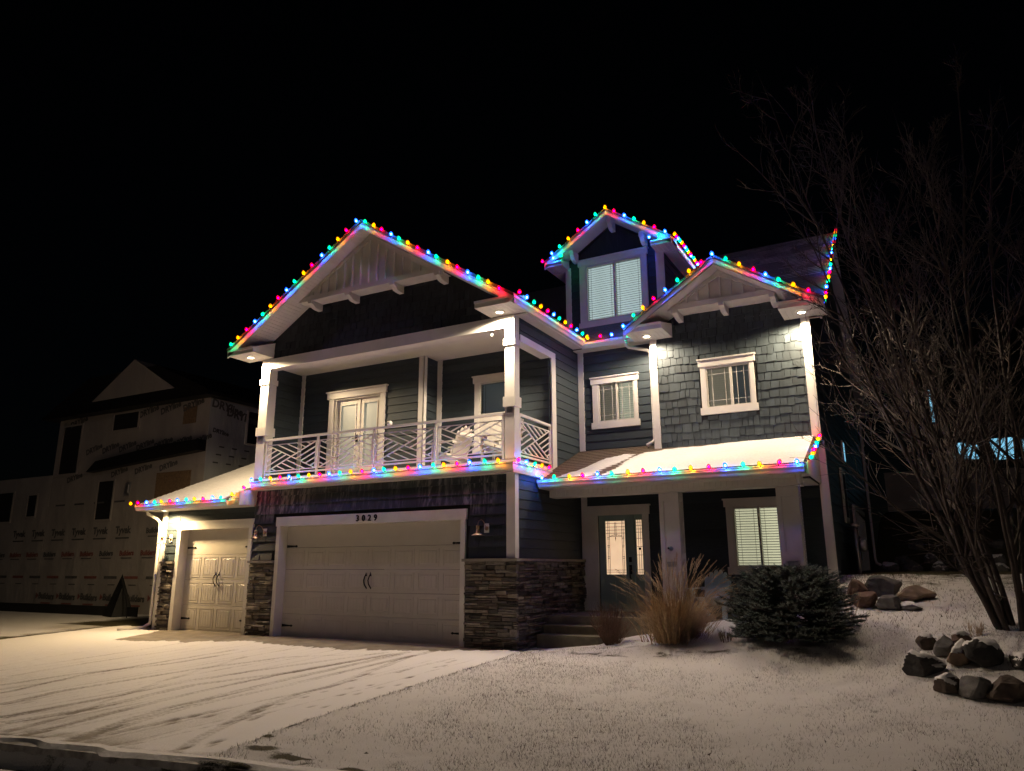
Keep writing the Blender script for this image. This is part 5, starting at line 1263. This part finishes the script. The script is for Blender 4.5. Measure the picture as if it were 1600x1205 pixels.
BB(7.22, -.40, (.22, .2, .19), 1.7, 'rusty rock under snow near the top of the pile', GR, 14)
BB(7.18, -.98, (.21, .24, .25), 2.4, 'narrow tan rock wedged in the centre of the pile', GR, 15)
BB(7.47, -1.0, (.40, .27, .27), .6, 'pointed pitch dark rock on the right of the pile', GR, 16)
BB(7.86, -1.12, (.26, .22, .16), 1.3, 'dark rock at the right picture edge above the big front rock', GR, 17)
BB(7.00, -1.78, (.27, .23, .19), .9, 'low brown rock with snow in its hollow at the front of the pile', GR, 18)
BB(7.27, -1.92, (.27, .25, .25), 2.0, 'big rounded grey rock, front centre of the pile', GR, 19, False)
BB(7.60, -2.0, (.36, .27, .27), .25, 'large dark brown rock leaning at the front right of the pile', GR, 20, False)
BB(7.00, -.18, (.2, .17, .13), .25, 'low snow covered rock at the back of the pile below the tree', GR, 22)
GK = 'dark rocks of the bank behind the house'
for k, (x, y) in enumerate([(5.9, 13.2), (6.5, 13.8), (7.2, 13.3), (7.9, 14.0), (8.7, 13.4), (6.2, 15.0), (7.0, 15.3), (7.8, 15.2), (8.8, 15.1), (6.6, 17.0), (7.8, 17.2), (9.0, 17.0)]):
    boulder((x, y, gz(x, y)-.1), (.42, .35, .32), k*.8, 'dark rock in the unlit bank behind the tree', GK, 40+k, snowy=k % 2 == 0)

# ---- the bare multi-stemmed tree -------------------------------------------------------------------
def tree(loc, label):
    T = thing('bare_tree', label, 'tree', loc); g = random.Random(4); br = MB(); tw = MB()
    def grow(p, d, L_, r, n, up, wob):
        pts = [p.copy()]; rs = [r]
        for k in range(n):
            d = (d+Vector((g.uniform(-wob, wob), g.uniform(-wob, wob), g.uniform(-wob*.5, wob*.5)+up))).normalized(); p = p+d*(L_/n); pts.append(p.copy()); rs.append(r*(1-.82*(k+1)/n))
        return pts, rs
    def along(pts, s):
        k = min(int(s*(len(pts)-1)), len(pts)-2); f = s*(len(pts)-1)-k; return pts[k].lerp(pts[k+1], f), (pts[k+1]-pts[k]).normalized()
    def side(t, ang):
        o = t.orthogonal().normalized(); o.rotate(Matrix.Rotation(g.uniform(0, 6.283), 3, t)); return (t*math.cos(ang)+o*math.sin(ang)).normalized()
    ns = 14
    for s in range(ns):
        a = 2*math.pi*s/ns+g.uniform(-.25, .25); out = g.uniform(.06, .42)
        p = Vector((math.cos(a)*.20, math.sin(a)*.16, -.1)); d = Vector((math.cos(a)*out*1.1-.13, math.sin(a)*out*.8, 1)).normalized()
        L_ = g.uniform(8.0, 11.4)*(1-.35*out); r = g.uniform(.022, .056); pts, rs = grow(p, d, L_, r, 14, .012, .07)
        mb = MB(); mb.tube(pts, rs, 7); obj('trunk', mb, 'bark', T, True)
        for k in range(14):
            q = g.uniform(.10, .97); bp, t = along(pts, q); bl = L_*(1-q*.75)*g.uniform(.20, .42); d2 = side(t, g.uniform(.35, .85)); bpts, brs = grow(bp, d2, bl, r*(1-.8*q)*.50+.008, 8, .045, .13); br.tube(bpts, brs, 5, False)
            for j in range(10):
                q2 = g.uniform(.15, 1); tp, t2 = along(bpts, q2); tl = bl*(1.1-q2*.7)*g.uniform(.25, .6); d3 = side(t2, g.uniform(.35, .9)); tpts, _ = grow(tp, d3, tl, .006, 5, .05, .16); tw.tube(tpts, [.006, .0054, .0048, .004, .0032, .0024], 3, False)
                for _ in range(3):
                    q3 = g.uniform(.2, 1); up_, t3 = along(tpts, q3); d4 = side(t3, g.uniform(.3, .9)); e, _ = grow(up_, d4, tl*g.uniform(.25, .55), .003, 3, .04, .2); tw.tube(e, [.0045, .004, .0034, .0025], 3, False)
    for k in range(16):      # low shoots from the base
        a = g.uniform(2.0, 4.6); d = Vector((math.cos(a), math.sin(a), g.uniform(.05, .9))).normalized(); pts, rs = grow(Vector((math.cos(a)*.15, math.sin(a)*.15, g.uniform(.1, 1.6))), d, g.uniform(.9, 2.0), .012, 7, .01, .16); br.tube(pts, rs, 4, False)
        for _ in range(6):
            tp, t2 = along(pts, g.uniform(.2, 1)); e, _r = grow(tp, side(t2, .7), g.uniform(.2, .6), .004, 4, .02, .2); tw.tube(e, [.0045, .004, .0035, .003, .002], 3, False)
    kind(obj('branch', br, 'bark', T), 'stuff'); kind(obj('twig', tw, 'bark', T), 'stuff')
    print('tree faces', len(br.f), len(tw.f))
tree((7.95, .72, gz(7.95, .72)), 'tall leafless multi-stemmed tree at the right beside the rock pile')

# ---- fallen leaves and litter on the snow --------------------------------------------------------------
mb = MB(); g = random.Random(31)
for k in range(70):
    x, y = (g.uniform(.6, 8.5), g.uniform(-7, .2)) if k < 45 else (g.gauss(-10.6, .35), g.gauss(-.75, .2)); z = gz(min(x, 100), y)+(.035 if k < 45 else .02); a = g.uniform(0, 6); r = g.uniform(.012, .03)
    P = [Vector((x+r*math.cos(a+q)*(1 if q % 2 < 1 else .6), y+r*math.sin(a+q), z+g.uniform(0, .02))) for q in (0, 1.57, 3.14, 4.7)]; mb.quad(*P)
M['leaf'] = mat('dead_leaf', (.035, .022, .014), .8, .3, 10, bmp=0)
kind(obj('leaf_litter', mb, 'leaf'), 'stuff')

# ================================================================== NEIGHBOURS
N = thing('unfinished_house', 'dim unfinished house wrapped in printed white building wrap left of the blue house', 'house', (-18, 3.9, 0))
NO = Vector((18, -3.9, 0))
def nobj(name, mb, m, parent=None):
    mb.v = [tuple(Vector(p)+NO) for p in mb.v] if parent is None or parent is N else [tuple(Vector(p)+NO) for p in mb.v]
    return obj(name, mb, m, parent or N)
NF = front(3.9); NS = right(-13.98)
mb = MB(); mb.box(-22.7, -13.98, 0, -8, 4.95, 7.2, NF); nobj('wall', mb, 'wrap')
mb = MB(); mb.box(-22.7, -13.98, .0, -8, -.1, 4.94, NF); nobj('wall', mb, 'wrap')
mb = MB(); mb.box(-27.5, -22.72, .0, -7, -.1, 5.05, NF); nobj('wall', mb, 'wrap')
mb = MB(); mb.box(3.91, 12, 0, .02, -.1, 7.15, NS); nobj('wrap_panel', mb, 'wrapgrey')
mb = MB(); mb.box(-23.2, -13.6, .45, -8.5, 7.2, 7.34, NF); mb = mb; nobj('eave', mb, 'tarp')
mb = MB(); mb.prism([(-23.2, 7.35), (-13.6, 7.35), (-16.5, 8.6), (-20.5, 8.6)], -8.4, .4, NF); o = nobj('roof', mb, 'tarp'); fixn(o.data)
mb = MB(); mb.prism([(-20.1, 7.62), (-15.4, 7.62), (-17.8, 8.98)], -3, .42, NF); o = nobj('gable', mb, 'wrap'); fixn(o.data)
mb = MB(); mb.prism([(-20.1, 4.98), (-14.0, 5.35), (-14.0, 5.72), (-16, 5.68), (-19.6, 5.35)], 0, .30, NF); o = nobj('sagging_wrap', mb, 'tarp'); fixn(o.data)
for q in ((-22.3, -21.15, 5.05, 6.9), (-19.2, -17.75, 6.50, 7.10), (-19.62, -18.72, 3.24, 4.62), (-26.6, -25.2, 3.34, 4.5), (-24.1, -23.5, 3.5, 4.32)):
    mb = MB(); mb.box(q[0], q[1], .005, .012, q[2], q[3], NF); w = nobj('window_opening', mb, 'dark'); mb = MB()
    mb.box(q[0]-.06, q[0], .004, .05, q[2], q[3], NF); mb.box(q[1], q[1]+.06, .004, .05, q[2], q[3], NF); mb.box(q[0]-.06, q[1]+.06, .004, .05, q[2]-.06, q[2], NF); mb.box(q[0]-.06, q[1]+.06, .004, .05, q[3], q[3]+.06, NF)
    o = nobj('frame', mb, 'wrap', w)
for q in ((-15.3, -14.62, 6.38, 6.98), (-16.4, -14.6, 3.4, 4.75)):
    mb = MB(); mb.box(q[0], q[1], .004, .012, q[2], q[3], NF); w = nobj('boarded_opening', mb, 'osb')
mb = MB(); mb.box(5.55, 6.6, .021, .03, 5.85, 7.0, NS); w = nobj('window_opening', mb, 'dark'); mb = MB(); mb.box(5.47, 5.55, .021, .06, 5.8, 7.02, NS); mb.box(5.55, 6.6, .021, .06, 5.78, 5.85, NS); nobj('frame', mb, 'trim', w)
mb = MB(); mb.box(-18.05, -17.75, .01, .04, 4.05, 4.5, NF); mb.box(-17.98, -17.82, .04, .07, 4.12, 4.42, NF); nobj('meter_base', mb, 'steel')
# printing on the wrap
TM = {}
def word(s, size, ink, sh=0.0):
    k = (s, size, ink)
    if k not in TM: TM[k] = text_mesh(s, size, .001, .012*size/.3, sh); TM[k].materials.append(M[ink])
    return TM[k]
def put(s, size, x, z, rot=0, ink='ink', side=False, d=.014):
    o = link('printed_word', word(s, size, ink), N)
    if side: o.location = Vector((-13.98+.03+d, x, z))+NO; o.rotation_euler = (R(90), R(-rot), R(90))
    else: o.location = Vector((x, 3.9-d, z))+NO; o.rotation_euler = (R(90), R(-rot), 0)
for k, x in enumerate((-21.4, -20.1, -18.9, -17.2, -16.0, -14.8)): put('DRYline', .32, x, 6.95, 12) if k not in (1, 2) else None
for k in range(7): put('DRYline', .29, -20.2+k*1.0, 5.80-.02*k, 14)
for k in range(5): put('DRYline', .28, -21.2+k*1.35, 4.78+.03*k, 12) if k != 1 else None
for x, z in ((4.6, 6.83), (5.25, 6.62), (4.4, 6.0)): put('DRYline', .40 if z > 6.5 else .2, x, z, -6, side=True)
def mark(x, z, w, h, ink='ink', side=False):
    mb = MB()
    if side: mb.box(x-w/2, x+w/2, .034, .038, z-h/2, z+h/2, NS)
    else: mb.box(x-w/2, x+w/2, .012, .015, z-h/2, z+h/2, NF)
    nobj('print_mark', mb, ink)
for k in range(9): mark(4.3+(k % 3)*.55+.1*(k//3), 5.0+.28*(k//3), .22, .045, side=True)
for k in range(6): put('Tyvek', .34, -24.4+k*1.3, 2.72, 0)
for k in range(6): mark(-24.4+k*1.3, 2.55, .75, .05)
for k in range(2): put('Builders', .26, -16.2+k*1.2, 2.70, 2); mark(-16.2+k*1.2, 2.58, .6, .04)
for k in range(9): put('Builders', .24, -25.6+k*1.15, 1.95, 1, 'inkred' if k % 3 else 'ink')
for k in range(9): mark(-25.2+k*1.15, 1.2, .72, .09, 'inkred' if k % 2 else 'ink'); mark(-25.2+k*1.15+.1, .95, .4, .03)
for k in range(6): put('Builders', .30, -22.0+k*1.3, .42, -2, 'ink'); mark(-22.0+k*1.3, .27, .6, .05, 'inkred')
for k in range(4): mark(-21.9+k*1.2, 3.85, .6, .06)
for k in range(6):
    mb = MB(); x_ = -22.65+k*1.3; mb.prism([(x_, .42), (x_+.16, .53), (x_, .64)], .012, .015, NF); o = nobj('print_mark', mb, 'inkred'); fixn(o.data)
for k in range(9): mark(-25.6+k*1.15, 1.86, .6, .03)
T = thing('black_tarp', 'black tarp hanging like a narrow peaked tent against the wrapped house', 'tarp', (-16.1, 2.95, 0))
mb = MB(); mb.quad((-.15, .0, 1.34), (-.75, -.15, -.05), (-.35, -.5, -.12), (.10, -.42, -.12), (.02, -.05, 1.0)); mb.quad((-.15, .0, 1.34), (.02, -.05, 1.0), (.10, -.42, -.12), (.3, .3, -.1)); obj('sheet', mb, 'tarp', T)
mb = MB(); mb.tube([(-.1, -.05, 1.2), (.45, -.15, .45), (.75, -.3, -.05)], .02, 6); obj('strap', mb, 'tarp', T)
T = thing('footing_form', 'low dark board edging the dirt in front of the wrapped house', 'board', (-20, 3.0, 0)); mb = MB(); mb.box(-6, 4.6, 0, .06, -.1, .30); obj('board', mb, 'tarp', T)
mb = MB(); g = random.Random(77)
# wall on the bank and the house behind it
T = thing('retaining_fence', 'grey panelled wall on the dark bank behind the tree', 'fence', (10, 22, 3.7))
for k in range(12): mb = MB(); mb.box(-4.3+k*1.2+.006, -4.3+(k+1)*1.2-.006, 0, .12, .0, 1.62-.03*k+.02*(k % 2)); obj('panel', mb, 'fence', T)
T = thing('far_house', 'dark house with blue lit panes up behind the bank', 'house', (11, 32, 3.8))
mb = MB(); mb.box(-3.2, 9, 0, 8, 0, 8.5); obj('wall', mb, 'dark', T)
mb = MB(); mb.prism([(-3.8, 8.5), (9.6, 8.5), (3, 11.5)], -.4, 8, Fr((0, 0, 0), (1, 0, 0), (0, 1, 0))); o = obj('roof', mb, 'dark', T); fixn(o.data)
for q in ((-2.25, -1.15, 3.05, 3.95), (-.9, .55, 2.95, 4.05), (.75, 1.0, 3.0, 3.9), (1.5, 3.2, 3.0, 3.95), (-3.05, -2.85, 5.15, 6.9)):
    mb = MB(); mb.box(q[0], q[1], -.02, -.01, q[2], q[3]); w = obj('window', mb, 'bluelit', T); mb = MB(); mb.box(q[0]-.08, q[0], -.06, 0, q[2], q[3]); mb.box(q[1], q[1]+.08, -.06, 0, q[2], q[3]); mb.box(q[0]-.08, q[1]+.08, -.06, 0, q[2]-.08, q[2]); obj('frame', mb, 'dark', w)
